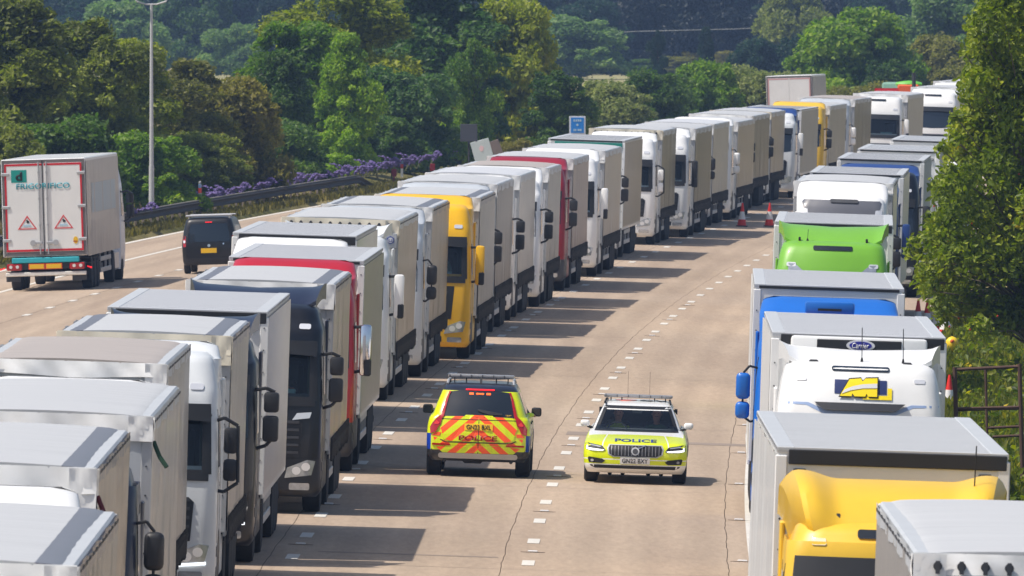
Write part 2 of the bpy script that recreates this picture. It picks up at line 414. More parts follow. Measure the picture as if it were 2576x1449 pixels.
def ribbon(us, Ys, dz, wob=None):
    """sheet following the road between offsets us"""
    mb = MB(); rows = []; uvm = {}; uvl = mb.bm.loops.layers.uv.new('road_uv')
    for Y in Ys:
        row = []
        for u in us:
            w = wob(u, Y) if wob else 0.0
            v_ = mb.bm.verts.new(RP(Y, u + w, dz)); row.append(v_); uvm[v_] = (u, Y)
        rows.append(row)
    for A, B_ in zip(rows[:-1], rows[1:]):
        for i in range(len(us) - 1):
            f = mb.bm.faces.new((A[i], A[i + 1], B_[i + 1], B_[i]))
            for lp in f.loops: lp[uvl].uv = uvm[lp.vert]
    return mb
def frange(a, b, st):
    n = max(1, int(math.ceil((b - a) / st))); return [a + (b - a) * k / n for k in range(n + 1)]
# terrain: one sheet to the horizon, a shallow bed under the road
mb = MB(); rows = []
GU = [-3500, -1200, -400, -120, -60, -36, -29, -25.4, -24.9, -10, 0, 7.55, 8.0, 10, 14, 30, 80, 300, 1000, 3500]
GZ = [.2, .1, 0, 0, .0, -.02, -.05, -.10, -.42, -.32, -.42, -.42, -.26, -.22, -.15, 0, 0, 0, .1, .2]
for Y in frange(30, 1000, 10) + [1100, 1300, 1600, 2000, 2600, 3500, 5000, 8000]:
    rows.append([mb.bm.verts.new((axis_x(min(Y, 1300)) + u, Y, z)) for u, z in zip(GU, GZ)])
for A, B_ in zip(rows[:-1], rows[1:]):
    for i in range(len(GU) - 1): mb.bm.faces.new((A[i], A[i + 1], B_[i + 1], B_[i]))
o = part('ground', mb, M_GROUND); tag(o, kind='structure')
Ys = frange(40, 1000, 6)
road = part('road', ribbon([-24.7, -18, -10.6, -7.6, 0, 7.46], frange(40, 1010, 10), -0.035), M_JOINT); tag(road, kind='structure')
def wobble(seed, amp=0.010):
    ph = [random.Random(seed).uniform(0, 9) for _ in range(4)]
    return lambda Y: amp * (math.sin(Y * .9 + ph[0]) + .7 * math.sin(Y * 2.3 + ph[1]) + .5 * math.sin(Y * .31 + ph[2]) + .4 * math.sin(Y * 5.1 + ph[3]))
edges = [(-7.6, None), (-4.12, 3), (-0.42, 5), (3.2, 8), (7.46, None)]
for (u0, s0), (u1, s1) in zip(edges[:-1], edges[1:]):
    w0 = wobble(s0) if s0 else (lambda Y: 0); w1 = wobble(s1) if s1 else (lambda Y: 0)
    g0 = 0.0055 if s0 else 0; g1 = 0.0055 if s1 else 0
    def wob(u, Y, a=u0, b=u1):
        if u == a: return w0(Y) + g0
        if u == b: return w1(Y) - g1
        return 0
    part('concrete_lane', ribbon([u0, (u0 + u1) / 2, u1], frange(40, 560, 1.2) + frange(566, 1005, 6), 0), M_CONC, road)
    lane = COL.objects[-1]
    bpy.data.objects.remove(lane)
    part('concrete_lane', ribbon([u0, (u0 + u1) / 2, u1], frange(40, 560, 1.2) + frange(566, 1005, 6), 0, wob), M_CONC, road)
part('reserve_slab', ribbon([-10.6, -7.62], frange(40, 1005, 6), 0.0), M_CONC, road)
for u0, u1 in ((-14.45, -10.62), (-18.0, -14.47), (-21.5, -18.02), (-24.65, -21.52)):
    part('concrete_lane', ribbon([u0, u1], Ys, 0), M_CONC, road)
def dash_at(u, Y, ln=1.9, w=0.2, key=None):
    th = math.atan(axis_t(Y))
    def mk():
        b = MB(); b.box(-w / 2, w / 2, -ln / 2, ln / 2, -.004, .004); return b.mesh('lane_dash', M_LINE, smooth=False)
    o = link('lane_dash', cached(('dash', ln, w), mk), road, RP(Y, u, 0.006), (0, 0.033 if u > -8 else -.03, -th)); return o
# lane lines: 9 m module, every dash where the photograph shows it
def walk(Y0, Y1, step):
    out = []; Y = Y0
    while Y < Y1:
        out.append(Y); Y += step * math.cos(math.atan(axis_t(Y)))
    return out
for i, Y in enumerate(walk(121.6, 700, 9.0)):
    dash_at(0.0, Y); dash_at(-3.75, Y - 0.6)
for Y in walk(400, 640, 9.0): dash_at(-18.0, Y); dash_at(-14.45, Y)
part('edge_line', ribbon([3.55, 3.72], frange(40, 700, 5), 0.006), M_LINE, road)
part('edge_line', ribbon([-21.5, -21.3], frange(300, 800, 5), 0.006), M_LINE, road)
part('edge_line', ribbon([-24.55, -24.3], frange(300, 800, 5), 0.006), M_LINE, road)
part('edge_line', ribbon([-7.35, -7.2], frange(60, 700, 5), 0.006), M_LINE, road)
for u0, u1, Y, ln in ((-3.4, -0.5, 231.5, .35), (-7.5, -4.2, 231.0, .25), (-0.2, 0.9, 296, 2.2), (1.8, 4.4, 292, 1.4)):
    part('repair_strip', ribbon([u0, u1], [Y - ln / 2, Y + ln / 2], 0.004), M_PATCH, road)
# transverse joints: thin dark sealant lines across the slabs
for k, Y in enumerate(frange(190, 560, 37)):
    for u0, u1 in ((-4.08, -.44), (-.4, 3.18)):
        part('slab_joint', ribbon([u0, u1], [Y, Y + 0.05], 0.003), M_PATCH, road)
# road studs
def stud_mesh():
    b = MB(); b.box(-.35, .35, -.12, .12, -.004, .003, mi=1); b.box(-.09, .09, -.07, .07, 0, .03, .01, 0); return b.mesh('stud', [M_PLATE_W, M_BLACK])
def smear_mesh():
    b = MB(); b.prism([(-.2, 0), (-.1, -.045), (.1, -.045), (.2, 0), (.1, .045), (-.1, .045)], 'Z', -.004, .002, 0); b.box(-.08, .08, -.06, .06, 0, .028, .01, 1); return b.mesh('road_stud', [M_SMEAR, M_PLATE_W])
for i, Y in enumerate(walk(126, 420, 18.0)):
    for u, nm in ((0.03, 'on the near dashed lane line'), (-3.75, 'on the far dashed lane line beside the queue'), (3.44, 'beside the solid edge line')):
        o = link('road_stud', cached('smear', smear_mesh), None, RP(Y - (1 if u > 1 else 0), u, 0.006), (0, .033, -math.atan(axis_t(Y))))
        tag(o, 'small road stud ' + nm, 'road stud', 'road studs ' + nm)

# ---------------------------------------------------------------- articulated lorries
def wheel_mesh():
    b = MB(); b.lathe([(-.15, .30), (-.16, .40), (-.145, .495), (-.10, .515), (.10, .515), (.145, .495), (.16, .40), (.15, .30)], 'X', 28); return b.mesh('tyre', M_TYRE)
def rim_mesh():
    b = MB(); b.lathe([(-.12, .30), (-.05, .29), (.0, .14), (.07, .13), (.09, .02)], 'X', 24)
    for k in range(10):
        t = 2 * math.pi * k / 10; b.cyl((-.03, .2 * math.cos(t), .2 * math.sin(t)), (.03, .2 * math.cos(t), .2 * math.sin(t)), .018, 6)
    return b.mesh('rim', M_RIM)
def add_wheel(root, x, y, dual=False, r=.5):
    s = 1 if x > 0 else -1
    w = link('wheel', cached('tyre', wheel_mesh), root, (x, y, r), (0, 0, 0 if s > 0 else math.pi), (1, r / .515, r / .515))
    link('rim', cached('rim', rim_mesh), w, (.05, 0, 0))
    return w
def under_mesh(L_):
    def mk():
        b = MB()
        for x in (-.45, .45): b.box(x - .07, x + .07, .3, L_ - .1, .75, 1.12)
        for y in (L_ - 5.1, L_ - 3.79, L_ - 2.48): b.box(-.95, .95, y - .07, y + .07, .42, .58)
        for x in (-.62, .62): b.box(x - .08, x + .08, 2.5, 2.7, .25, 1.1, .02)
        b.box(-1.2, 1.2, L_ - .12, L_ - .02, .45, .6, .02)
        b.box(-1.05, 1.05, -2.6, 2.6, .62, .9, .03)
        return b.mesh('chassis', M_CHASSIS)
    return cached(('under', L_), mk)
def guard_mesh(L_, s):
    def mk():
        b = MB()
        if 1:
            for z in (.48, .82): b.box(s * 1.2 - .02, s * 1.2 + .02, 3.1, L_ - 6.1, z - .07, z + .07, .01)
            for y in (3.2, 5.0, L_ - 6.3): b.box(s * 1.18 - .03, s * 1.18 + .03, y - .04, y + .04, .42, 1.1)
        return b.mesh('side_guard', M_ALU)
    return cached(('guard', L_, s), mk)
def mud_mesh(y, s):
    def mk():
        b = MB()
        if 1:
            if 1:
                pts = []
                for k in range(9):
                    t = R(20 + 140 * k / 8); pts.append((y + .6 * math.cos(t), .5 + .6 * math.sin(t)))
                for k in range(8): b.box(s * 1.05 - .18, s * 1.05 + .18, min(pts[k][0], pts[k + 1][0]), max(pts[k][0], pts[k + 1][0]) + .01, (pts[k][1] + pts[k + 1][1]) / 2 - .02, (pts[k][1] + pts[k + 1][1]) / 2 + .02)
        return b.mesh('mudguard', M_BLACK)
    return cached(('mud', round(y, 2), s), mk)
def curtain_mesh(L_, H, seed, m, corrug=False, z0=1.02, amp=.016):
    """one side of the load box, standing at local x = 0, facing +x"""
    def mk():
        b = MB(); q = random.Random(seed); ph = [q.uniform(0, 9) for _ in range(6)]
        ny = int(L_ * (14 if corrug else 8)); nz = 7 if not corrug else 2
        def fn(i, j):
            y = .02 + i * (L_ - .04); z = z0 + j * (H - .1 - z0)
            if corrug: x = .02 * (1 if round(i * (ny - 1)) % 4 in (0, 1) else 0)
            else: x = amp * (math.sin(y * 5.2 + ph[0] + .4 * z) * .6 + math.sin(y * 2.1 + ph[1]) + .6 * math.sin(y * 11 + ph[2] - z)) * (1 - .6 * j) + .008 + .012 * max(0, math.cos(2 * math.pi * y / 3.4)) ** 30
            return (x, y, z)
        b.grid(ny, nz, fn)
        return b.mesh('curtain', m, recalc=False)
    return cached(('curt', L_, H, seed, m.name, corrug, z0), mk)
def strap_mesh(L_):
    def mk():
        b = MB(); q = random.Random(3)
        for k in range(int(L_ / .28)):
            y = .25 + k * .28
            if y > L_ - .2: break
            b.box(.03, .068, y - .02, y + .02, .86 + q.uniform(-.05, .05), 1.22 + q.uniform(-.012, .012))
            b.box(.05, .075, y - .03, y + .03, 1.04, 1.1)
            b.box(.03, .068, y + .05, y + .07, .80 + q.uniform(0, .08), 1.06)
        return b.mesh('buckle_straps', M_BLACK)
    return cached(('strap', L_), mk)
def lacing_mesh(L_):
    def mk():
        b = MB()
        for k in range(int(L_ / .24)):
            y = .2 + k * .24; b.box(.0, .012, y - .05, y + .05, -.05, -.018)
        return b.mesh('lacing', M_DARKGREY)
    return cached(('lace', L_), mk)
def fabric(name, col, dirty=.25): return mat('tilt_' + name, col, rough=0.38, coat=.15, noise=dirty, scale=.8, bump=.25, stretch=(.35, 2.5, 1))
def roofsheet(name, col, dirty=.3): return mat('roof_' + name, col, rough=0.42, noise=dirty, scale=1.0, bump=.5, stretch=(.25, 6, 1), dirt=tuple(c * .62 for c in col[:3]) + (1,))
W_ROOF = roofsheet('white', L(192, 193, 194), .35); G_ROOF = roofsheet('grey', L(202, 204, 208), .22); T_ROOF = roofsheet('dusty', L(176, 166, 158), .5)
BAND = fabric('band_grey', L(112, 113, 124), .15)
HEAD_W = mat('header_white', L(242, 242, 240), rough=.6, noise=.06, scale=2.0, bump=.1, stretch=(1.5, 1, 2), dirt=L(206, 202, 194))
HEAD_C = mat('header_cream', L(228, 220, 200), rough=.6, noise=.25, scale=2.0, bump=.15, dirt=L(190, 180, 160))
WALL_W = mat('box_white', L(234, 235, 234), rough=.3, coat=.3, noise=.15, scale=1.2, dirt=L(200, 198, 192))
WALL_G = mat('wall_grey', L(186, 190, 194), rough=.45, noise=.15, scale=1)
CUR_G = fabric('grey', L(154, 149, 142), .4); CUR_T = fabric('tan', L(164, 150, 135), .4); CUR_W = fabric('pale', L(180, 175, 168), .4); CUR_D = fabric('dark', L(106, 98, 90), .3); CUR_B = fabric('brown', L(138, 112, 102), .3)
CORR = mat('corrugated_metal', L(196, 192, 188), rough=.3, metal=.5, noise=.15, scale=1.4, stretch=(1, .3, 2))

def make_trailer(root, kind='tilt', roof=W_ROOF, side=CUR_G, head=HEAD_W, band=False, rivets=False, seal=False, L_=13.6, H=4.0, sag=.05, flap=False, tail=None, lod=0, logo=None, seed=1):
    """load box on its chassis: front wall at y = 0, rear at y = L_"""
    hw = 1.275
    mb = MB(); mb.box(-hw + .012, hw - .012, .0, L_, 1.0, H - .03, .025)
    body = part('trailer', mb, [WALL_W if kind != 'tilt' else WALL_G], root)
    # roof sheet: a tarpaulin that droops between its bows, or a ribbed metal lid
    nb = 20
    def rf(i, j):
        x = -hw + 2 * hw * i; y = -.01 + j * (L_ + .02)
        e = abs(2 * i - 1)
        if kind == 'tilt':
            x = hw * math.copysign(1 - (1 - e) ** 1.35, 2 * i - 1); e = abs(x) / hw
            z = H - .02 + .045 * (1 - e ** 2) - .07 * max(0, (e - .8) / .2) ** 2 - (.003 * (1 - math.cos(2 * math.pi * j * 8 + seed)) * (1 - e ** 4)) - sag * .25 * math.sin(math.pi * j) * e ** 3
        else: z = H - .01
        return (x, y, z)
    mb = MB(); mb.grid(31 if kind == 'tilt' else 9, 65 if kind == 'tilt' else 9, rf)
    be = [e for e in mb.bm.edges if len(e.link_faces) == 1]
    r = bmesh.ops.extrude_edge_only(mb.bm, edges=be)
    for g in r['geom']:
        if isinstance(g, bmesh.types.BMVert): g.co.z -= .06
    if kind == 'tilt' and band:
        for f in mb.bm.faces:
            if abs(f.calc_center_median().x) > hw * .74: f.material_index = 1
    part('roof_sheet', mb, [roof, BAND], body, recalc=False)
    if kind != 'tilt':
        mb = MB(); n = int(L_ / .42)
        for k in range(1, n): mb.box(-hw + .2, hw - .2, L_ * k / n - .012, L_ * k / n + .012, H - .03, H - .006)
        part('roof_rib', mb, M_ALU if kind == 'box' else WALL_G, body)
        mb = MB()
        for s in (-1, 1): mb.box(s * (hw - .1) - .1, s * (hw - .1) + .1, -.012, L_ + .012, H - .06, H - .002, .012)
        part('roof_rail', mb, WALL_G, body)
    for s in (-1, 1):
        link('side_curtain' if kind == 'tilt' else 'side_panel', curtain_mesh(L_, H, seed % 4, side, corrug=(kind == 'box')), body, (s * hw, 0 if s > 0 else L_, 0), (0, 0, 0 if s > 0 else math.pi))
        if kind == 'tilt':
            bs_ = link('buckle_straps', strap_mesh(L_), body, (s * hw, 0 if s > 0 else L_, 0), (0, 0, 0 if s > 0 else math.pi)); bs_['kind'] = 'stuff'
            if band or lod == 0: link('lacing', lacing_mesh(L_), body, (s * (hw + .01), 0 if s > 0 else L_, H - .07), (0, 0, 0 if s > 0 else math.pi))['kind'] = 'stuff'
        if kind == 'tilt':
            def rl(i, j, s=s):
                y = i * L_; z = H - .22 + j * .17
                return (s * (hw + .016 + .006 * math.sin(y * 6)), y, z - .02 * math.sin(y * 1.7 + seed))
            mb = MB(); mb.grid(50, 3, rl); part('roof_rail', mb, BAND if band else WALL_G, body)
    # corner posts and bottom rail
    mb = MB()
    for s in (-1, 1):
        mb.box(s * (hw - .05) - .065, s * (hw - .05) + .068, -.02, .12, 1.0, H - .1, .012)
        mb.box(s * hw - .03, s * hw + .016, .1, L_, .94, 1.06, .008)
    for z in np.arange(1.2, H - .2, .35):
        for s in (-1, 1): mb.cyl((s * (hw - .05), -.028, z), (s * (hw - .05), -.015, z), .012, 6, mi=1)
    part('corner_post', mb, [WALL_W if kind != 'tilt' else M_ALU, M_DARKGREY], body)
    if kind == 'tilt':
        q = random.Random(seed)
        ph = [q.uniform(0, 6) for _ in range(4)]
        hh = q.uniform(.2, .3)
        def hf(i, j):
            x = -hw - .01 + i * (2 * hw + .02); z = H - .01 - hh * (1 - j) - .018 * math.sin(x * 3 + ph[0]) * (1 - j)
            return (x, -.05 - .022 * math.sin(x * 7 + ph[1]) * (1 - j) - .012 * math.sin(x * 17 + ph[2] + 4 * j) + .03 * j, z)
        mb = MB(); mb.grid(46, 5, hf); part('front_header', mb, head, body)
        # corner cap: folded tarpaulin hanging over the side
        for s in (-1, 1):
            fh = q.uniform(.35, .5) + (.15 if flap else 0)
            def cf(i, j, s=s):
                t = i * (.34 + (.2 if flap else 0)); z = H - .03 - fh * (1 - j) * (1 - .45 * i)
                return (s * (hw + .024 + .012 * math.sin(9 * i + 5 * j + ph[3])), -.05 + t + .05 * (1 - j), z)
            mb = MB(); mb.grid(7, 5, cf)
            def cff(i, j, s=s): return (s * (hw + .02 - .3 * i), -.066 - .012 * math.sin(8 * i + 6 * j), H - .02 - fh * .85 * (1 - j))
            mb.grid(6, 5, cff); part('corner_flap', mb, head, body)
        if rivets:
            def rmk():
                m_ = MB(); m_.cyl((0, -.12, 0), (0, -.04, 0), .042, 10); m_.box(-.02, .02, -.13, -.1, -.07, .05); return m_.mesh('roller', M_DARKGREY)
            for k in range(11): link('roller', cached('roller', rmk), body, (-hw + .2 + k * (2 * hw - .4) / 10, 0, H - .13))
        mb = MB(); mb.box(-hw, hw, L_ - .02, L_ + .05, 1.02, H - .05, .01)
        part('rear_door', mb, WALL_W, body)
        if seed in (1, 2, 3):
            mb = MB(); mb.tube([(hw + .03, .05, H - .32), (hw + .11, -.01, H - .5), (hw + .2, -.05, H - .62)], .03, 6); part('loose_strap', mb, mat('strap_red', L(96, 26, 34), rough=.7) if seed < 3 else mat('strap_green', L(24, 60, 40), rough=.7), body)
    else:
        if seal:
            mb = MB(); mb.box(-hw + .13, hw - .02, -.03, .02, H - .2, H - .03, .01); part('front_seal', mb, M_BLACK, body)
        else:
            mb = MB(); mb.box(-hw + .08, hw - .08, -.022, .02, H - .08, H - .03, .005); part('front_seal', mb, M_BLACK, body)
        for s in (-1, 1):
            mb = MB(); mb.box(s * 1.02 - .075, s * 1.02 + .075, -.05, 0, H - .32, H - .245, .02, seg=2); mb.box(s * 1.02 - .045, s * 1.02 + .045, -.056, 0, H - .305, H - .26, .004, mi=1)
            part('marker_lamp', mb, [M_BLACK, M_LAMPIN], body)
        mb = MB()
        for s in (-1, 1): mb.box(s * .635 - .62, s * .635 + .62, L_ - .02, L_ + .035, 1.05, H - .1, .012)
        part('rear_door', mb, WALL_W, body)
    link('chassis', under_mesh(L_), root); 
    if lod < 2:
        for s in (-1, 1):
            if L_ > 11: link('side_guard', guard_mesh(L_, s), root)
            for y in (L_ - 5.1, L_ - 3.79, L_ - 2.48, 2.15): link('mudguard', mud_mesh(y, s), root)
    for y in (L_ - 5.1, L_ - 3.79, L_ - 2.48):
        for s in (-1, 1): add_wheel(root, s * 1.08, y)
    return body

def mirror_mesh(style, col):
    """right-hand mirror set hung from an arm at the origin, reaching out along +x"""
    def mk():
        b = MB()
        if style == 'split':     # two black housings, one above the other
            b.tube([(-.05, .05, .12), (.16, 0, .16), (.3, 0, .1)], .028); b.tube([(-.05, .05, -.82), (.18, 0, -.74), (.3, 0, -.6)], .028)
            b.box(.13, .37, -.07, .09, -.22, .1, .05, 1, seg=2); b.box(.12, .37, -.07, .09, -.68, -.27, .05, 1, seg=2)
            b.box(.15, .35, .085, .095, -.2, .08, 0, 2); b.box(.14, .35, .085, .095, -.66, -.29, 0, 2)
        elif style == 'tall':    # one long painted housing
            b.tube([(-.05, .05, .1), (.2, 0, .12)], .03); b.tube([(-.05, .05, -.75), (.2, 0, -.7)], .03)
            b.box(.12, .34, -.08, .08, -.8, .16, .06, 1, seg=2); b.box(.2, .345, -.1, .06, -.8, -.48, .03, 0, seg=1); b.box(.14, .32, .075, .085, -.76, .12, 0, 2)
        elif style == 'loop':    # framed arm with two heads
            b.tube([(-.06, .05, .1), (.1, 0, .16), (.3, 0, .05), (.32, 0, -.78), (.12, 0, -.92), (-.05, .05, -.9)], .026)
            b.box(.1, .3, -.05, .1, -.36, .02, .05, 1, seg=2); b.box(.1, .3, -.05, .1, -.76, -.44, .05, 1, seg=2)
        else:                    # single round-cornered pair on a bent rod
            b.tube([(-.05, .05, .08), (.12, 0, .12), (.22, 0, .0), (.22, 0, -.75), (.08, 0, -.85), (-.05, .05, -.8)], .02)
            b.box(.1, .34, -.08, .08, -.46, .0, .08, 1, seg=3); b.box(.1, .34, -.08, .08, -.8, -.5, .08, 1, seg=3)
        return b.mesh('mirror', [M_BLACK, col, M_GLASS])
    return cached(('mirror', style, col.name), mk)

def make_cab(root, col, top=3.75, spoiler='wing', spcol=None, visor=True, vcol=None, grille=M_BLACK, mirror='split', mcol=None, bumper=None, style='scania', lod=0, open_glass=False, lamps=True, roofhatch=True, forehead=None, F=-3.05, plate=True, spz=3.95, dz=0.0, vband=None):
    mcol = mcol or M_BLACK; vcol = vcol or M_BLACK; bumper = bumper or col; spcol = spcol or col
    yr = -.75; hw = 1.235
    low = [(.30, hw - .07, F + .1, yr, .3, .06, 0), (.42, hw, F, yr, .3, .10, 0), (.95, hw, F, yr, .26, .10, 0), (1.3, hw, F + .01, yr, .24, .10, 0), (1.9 + dz * .6, hw - .005, F + .06, yr, .22, .10, 0),
           (2.45 + dz, hw - .02, F + .16, yr, .22, .10, 0), (2.9 + dz, hw - .035, F + .28, yr, .24, .11, 0)]
    if top > 3.3:
        low += [(3.15 + dz * .5, hw - .05, F + .36, yr, .26, .12, 0), (top - .3, hw - .10, F + .52, yr, .3, .12, 0), (top - .1, hw - .16, F + .66, yr, .34, .12, 0), (top - .02, hw - .26, F + .86, yr, .34, .1, 0), (top, hw - .4, F + 1.05, yr - .05, .3, .05, 0)]
    else:
        low += [(top - .12, hw - .08, F + .4, yr, .3, .12, 0), (top - .03, hw - .18, F + .6, yr, .3, .1, 0), (top, hw - .35, F + .85, yr - .05, .3, .05, 0)]
    mb = MB(); loft(mb, low)
    bv = bvh_of(mb)
    ws = [(-1.1, 2.0), (-.6, 1.93), (0, 1.91), (.6, 1.93), (1.1, 2.0), (1.09, 2.5), (1.04, 2.86), (.6, 2.9), (0, 2.92), (-.6, 2.9), (-1.04, 2.86), (-1.09, 2.5)]
    ws = [(a, b + dz) for a, b in ws]
    if open_glass:
        kill = []
        for f in mb.bm.faces:
            c = f.calc_center_median()
            if abs(c.x) < 1.02 and 2.0 < c.z < 2.82 and c.y < F + .6: kill.append(f)
        bmesh.ops.delete(mb.bm, geom=kill, context='FACES')
    if bumper is not col:
        for f in mb.bm.faces:
            if f.calc_center_median().z < .93: f.material_index = 1
    cab = part('cab', mb, [col, bumper, forehead or col], root)
    D = lambda nm, ol, m, **k: decal(nm, ol, bv, m, cab, **k)
    D('windscreen', ws, glass_mat() if open_glass else M_GLASS, off=.006, depth=.015)
    if open_glass: D('screen_frame', [[(-1.12, 2.8), (1.12, 2.8), (1.06, 2.94), (-1.06, 2.94)], [(1.0, 1.96), (1.14, 1.96), (1.1, 2.94), (.98, 2.94)], [(-1.14, 1.96), (-1.0, 1.96), (-.98, 2.94), (-1.1, 2.94)], [(-1.1, 1.86), (1.1, 1.86), (1.1, 2.02), (-1.1, 2.02)]], M_BLACK, off=.02)
    if forehead: D('forehead_panel', [(-.92, 2.87), (.92, 2.87), (.96, 3.3), (1.03, 3.6), (.98, 3.66), (-.98, 3.66), (-1.03, 3.6), (-.96, 3.3)], forehead, off=.012, step=.06)
    if open_glass:
        mb2 = MB(); mb2.box(-1.05, 1.05, F + .35, F + .75, 1.6, 2.02 + dz, .08, seg=2); mb2.box(-1.1, 1.1, -1.2, -1.1, 1.2, 3.2); mb2.box(-1.1, 1.1, F + .4, -1.1, 1.15, 1.2)
        part('dashboard', mb2, mat('cab_lining', L(58, 62, 66), rough=.9), root)
        for s in (-1, 1):
            mb2 = MB(); mb2.box(s * .58 - .26, s * .58 + .26, F + 1.15, F + 1.7, 1.5, 1.75, .08); mb2.box(s * .58 - .26, s * .58 + .26, F + 1.55, F + 1.75, 1.7, 2.6, .08); part('seat', mb2, mat('seat_cloth', L(70, 72, 80), rough=.9), root)
            mb2 = MB(); mb2.box(s * 1.0 - .06, s * 1.0 + .06, F + .55, F + 1.3, 2.0, 2.85, .04); part('cab_curtain', mb2, mat('cab_curtain', L(110, 120, 110), rough=.9), root)
        mb2 = MB(); mb2.box(.2, .75, F + .42, F + .5, 2.02 + dz, 2.14 + dz, .01); part('papers', mb2, mat('pale_papers', L(150, 190, 188), rough=.8), root)
    # side windows, door seams, handle
    for dr, s in (('right', 1), ('left', -1)):
        D('side_window', [(F + .5, 2.05), (F + 1.45, 2.05), (F + 1.45, 2.8), (F + .66, 2.8)], M_GLASS, dr=dr)
        if lod < 2:
            D('door_seam', [[(F + .42, .95), (F + .44, .95), (F + .44, 2.9), (F + .42, 2.9)], [(F + 1.5, .95), (F + 1.52, .95), (F + 1.52, 2.9), (F + 1.5, 2.9)], [(F + 1.25, 1.75), (F + 1.45, 1.75), (F + 1.45, 1.81), (F + 1.25, 1.81)]], M_BLACK, dr=dr, off=.004)
        D('wheel_arch', [(F + 1.45 + .62 * math.cos(t), .5 + .62 * math.sin(t)) for t in [R(a) for a in range(0, 181, 15)]] + [(F + .83, .3), (F + 2.07, .3)], M_BLACK, dr=dr, off=.006)
        D('entry_step', [[(F + .3, .45), (F + .8, .45), (F + .8, .6), (F + .3, .6)], [(F + .3, .75), (F + .8, .75), (F + .8, .9), (F + .3, .9)]], M_DARKGREY, dr=dr, off=.01)
    if style == 'mercedes':
        D('grille', [[(-.5 - .05 * k, 1.05 + .16 * k + .0), (.5 + .05 * k, 1.05 + .16 * k), (.53 + .05 * k, 1.17 + .16 * k), (-.53 - .05 * k, 1.17 + .16 * k)] for k in range(4)], mat('mesh_grille', L(88, 88, 92), rough=.5), off=.012)
        D('grille_surround', [(-.78, .98), (.78, .98), (.84, 1.78), (-.84, 1.78)], M_BLACK, off=.004)
    else:
        D('grille', [(-.86, .98), (.86, .98), (.9, 1.55), (.82, 1.62), (-.82, 1.62), (-.9, 1.55)], grille, off=.01)
        D('grille_bar', [[(-.84, 1.04 + .13 * k), (.84, 1.04 + .13 * k), (.84, 1.085 + .13 * k), (-.84, 1.085 + .13 * k)] for k in range(5)], M_DARKGREY if grille is M_BLACK else col, off=.035, depth=.03)
    hl = [(.62, .62), (1.08, .68), (1.14, .92), (1.0, .94), (.66, .8)]
    D('headlight', [hl, mirx(hl)], M_LAMP, off=.014); 
    if lod < 2:
        D('headlight_lens', [ell(s * x, z, .075, .07, 12) for s in (-1, 1) for x, z in ((.82, .75), (.98, .82))], M_LAMPIN, off=.024)
        fg = rrect(.7, 1.05, .42, .54, .03); D('fog_lamp', [fg, mirx(fg)], M_LAMP, off=.012)
    D('lower_intake', [rrect(-.55, .55, .4, .56, .03)], M_BLACK, off=.008)
    if plate: D('number_plate', rrect(-.27, .27, .6, .71, .01), M_PLATE_W, off=.02)
    if lod < 2:
        D('wiper', [[(-.95, 2.0), (-.25, 1.97), (-.25, 2.0), (-.95, 2.03)], [(-.05, 1.97), (.65, 1.99), (.65, 2.02), (-.05, 2.0)]], M_BLACK, off=.03)
    if visor:
        D('sun_visor', [(-1.1, 2.72 + dz), (-.5, 2.76 + dz), (.5, 2.76 + dz), (1.1, 2.72 + dz), (1.1, 2.98 + dz), (-1.1, 2.98 + dz)], vcol, off=.13, depth=.03, step=.2)
    if lamps and top > 3.3:
        hl = rrect(.78, .98, 3.18, 3.27, .03); D('roof_lamp', [hl, mirx(hl)], [M_LAMPIN], off=.02)
    if roofhatch and top > 3.3: D('roof_hatch', rrect(-.42, .42, top - .2, top - .1, .03), M_GLASS, off=.02)
    for s in (-1, 1):
        o = link('mirror', mirror_mesh(mirror, mcol), cab, (s * 1.2, F + .36, 2.62), (0, 0, 0))
        if s < 0: o.scale = (-1, 1, 1)
    # air deflector behind the roof, side fairings
    if spoiler == 'wing':
        z0 = top - .03
        def wf(i, j, dz=0):
            e = abs(2 * i - 1); x = (2 * i - 1) * 1.18
            y = F + 1.0 + j * 1.15; z = z0 + (spz - z0) * (1 - (1 - j) ** 1.8) + .09 * max(0, (e - .78) / .22) ** 2 * (1 - .3 * j) - .05 * (1 - e) * j
            return (x * (1 - .12 * (1 - j)), y + .12 * (1 - e ** 2) * 0 - .1 * (1 - e ** 2) * (1 - j), z + dz)
        mb = MB(); mb.grid(21, 9, wf); mb.grid(21, 9, lambda i, j: wf(i, j, -.07))
        for i0 in (0, 1):
            mb.grid(2, 9, lambda i, j, i0=i0: wf(i0, j, -.07 * i - (.22 if i else 0) * (.3 + .7 * j)))
        mb.grid(21, 2, lambda i, j: wf(i, 0, -.07 * j)); mb.grid(21, 2, lambda i, j: wf(i, 1, -.07 * j))
        part('air_deflector', mb, spcol, cab)
    elif spoiler == 'fairing':
        mb = MB(); loft(mb, [(top - .45, 1.17, F + .78, -.7, .22, .1, 0), (top - .1, 1.18, F + .98, -.7, .24, .1, 0), (spz - .25, 1.17, F + 1.45, -.68, .26, .08, 0), (spz - .06, 1.12, F + 1.85, -.66, .3, .05, 0), (spz, .95, F + 2.05, -.68, .28, .02, 0)])
        part('air_deflector', mb, spcol, cab)
    elif spoiler == 'bowl':      # tall scooped deflector with swept-up cheeks
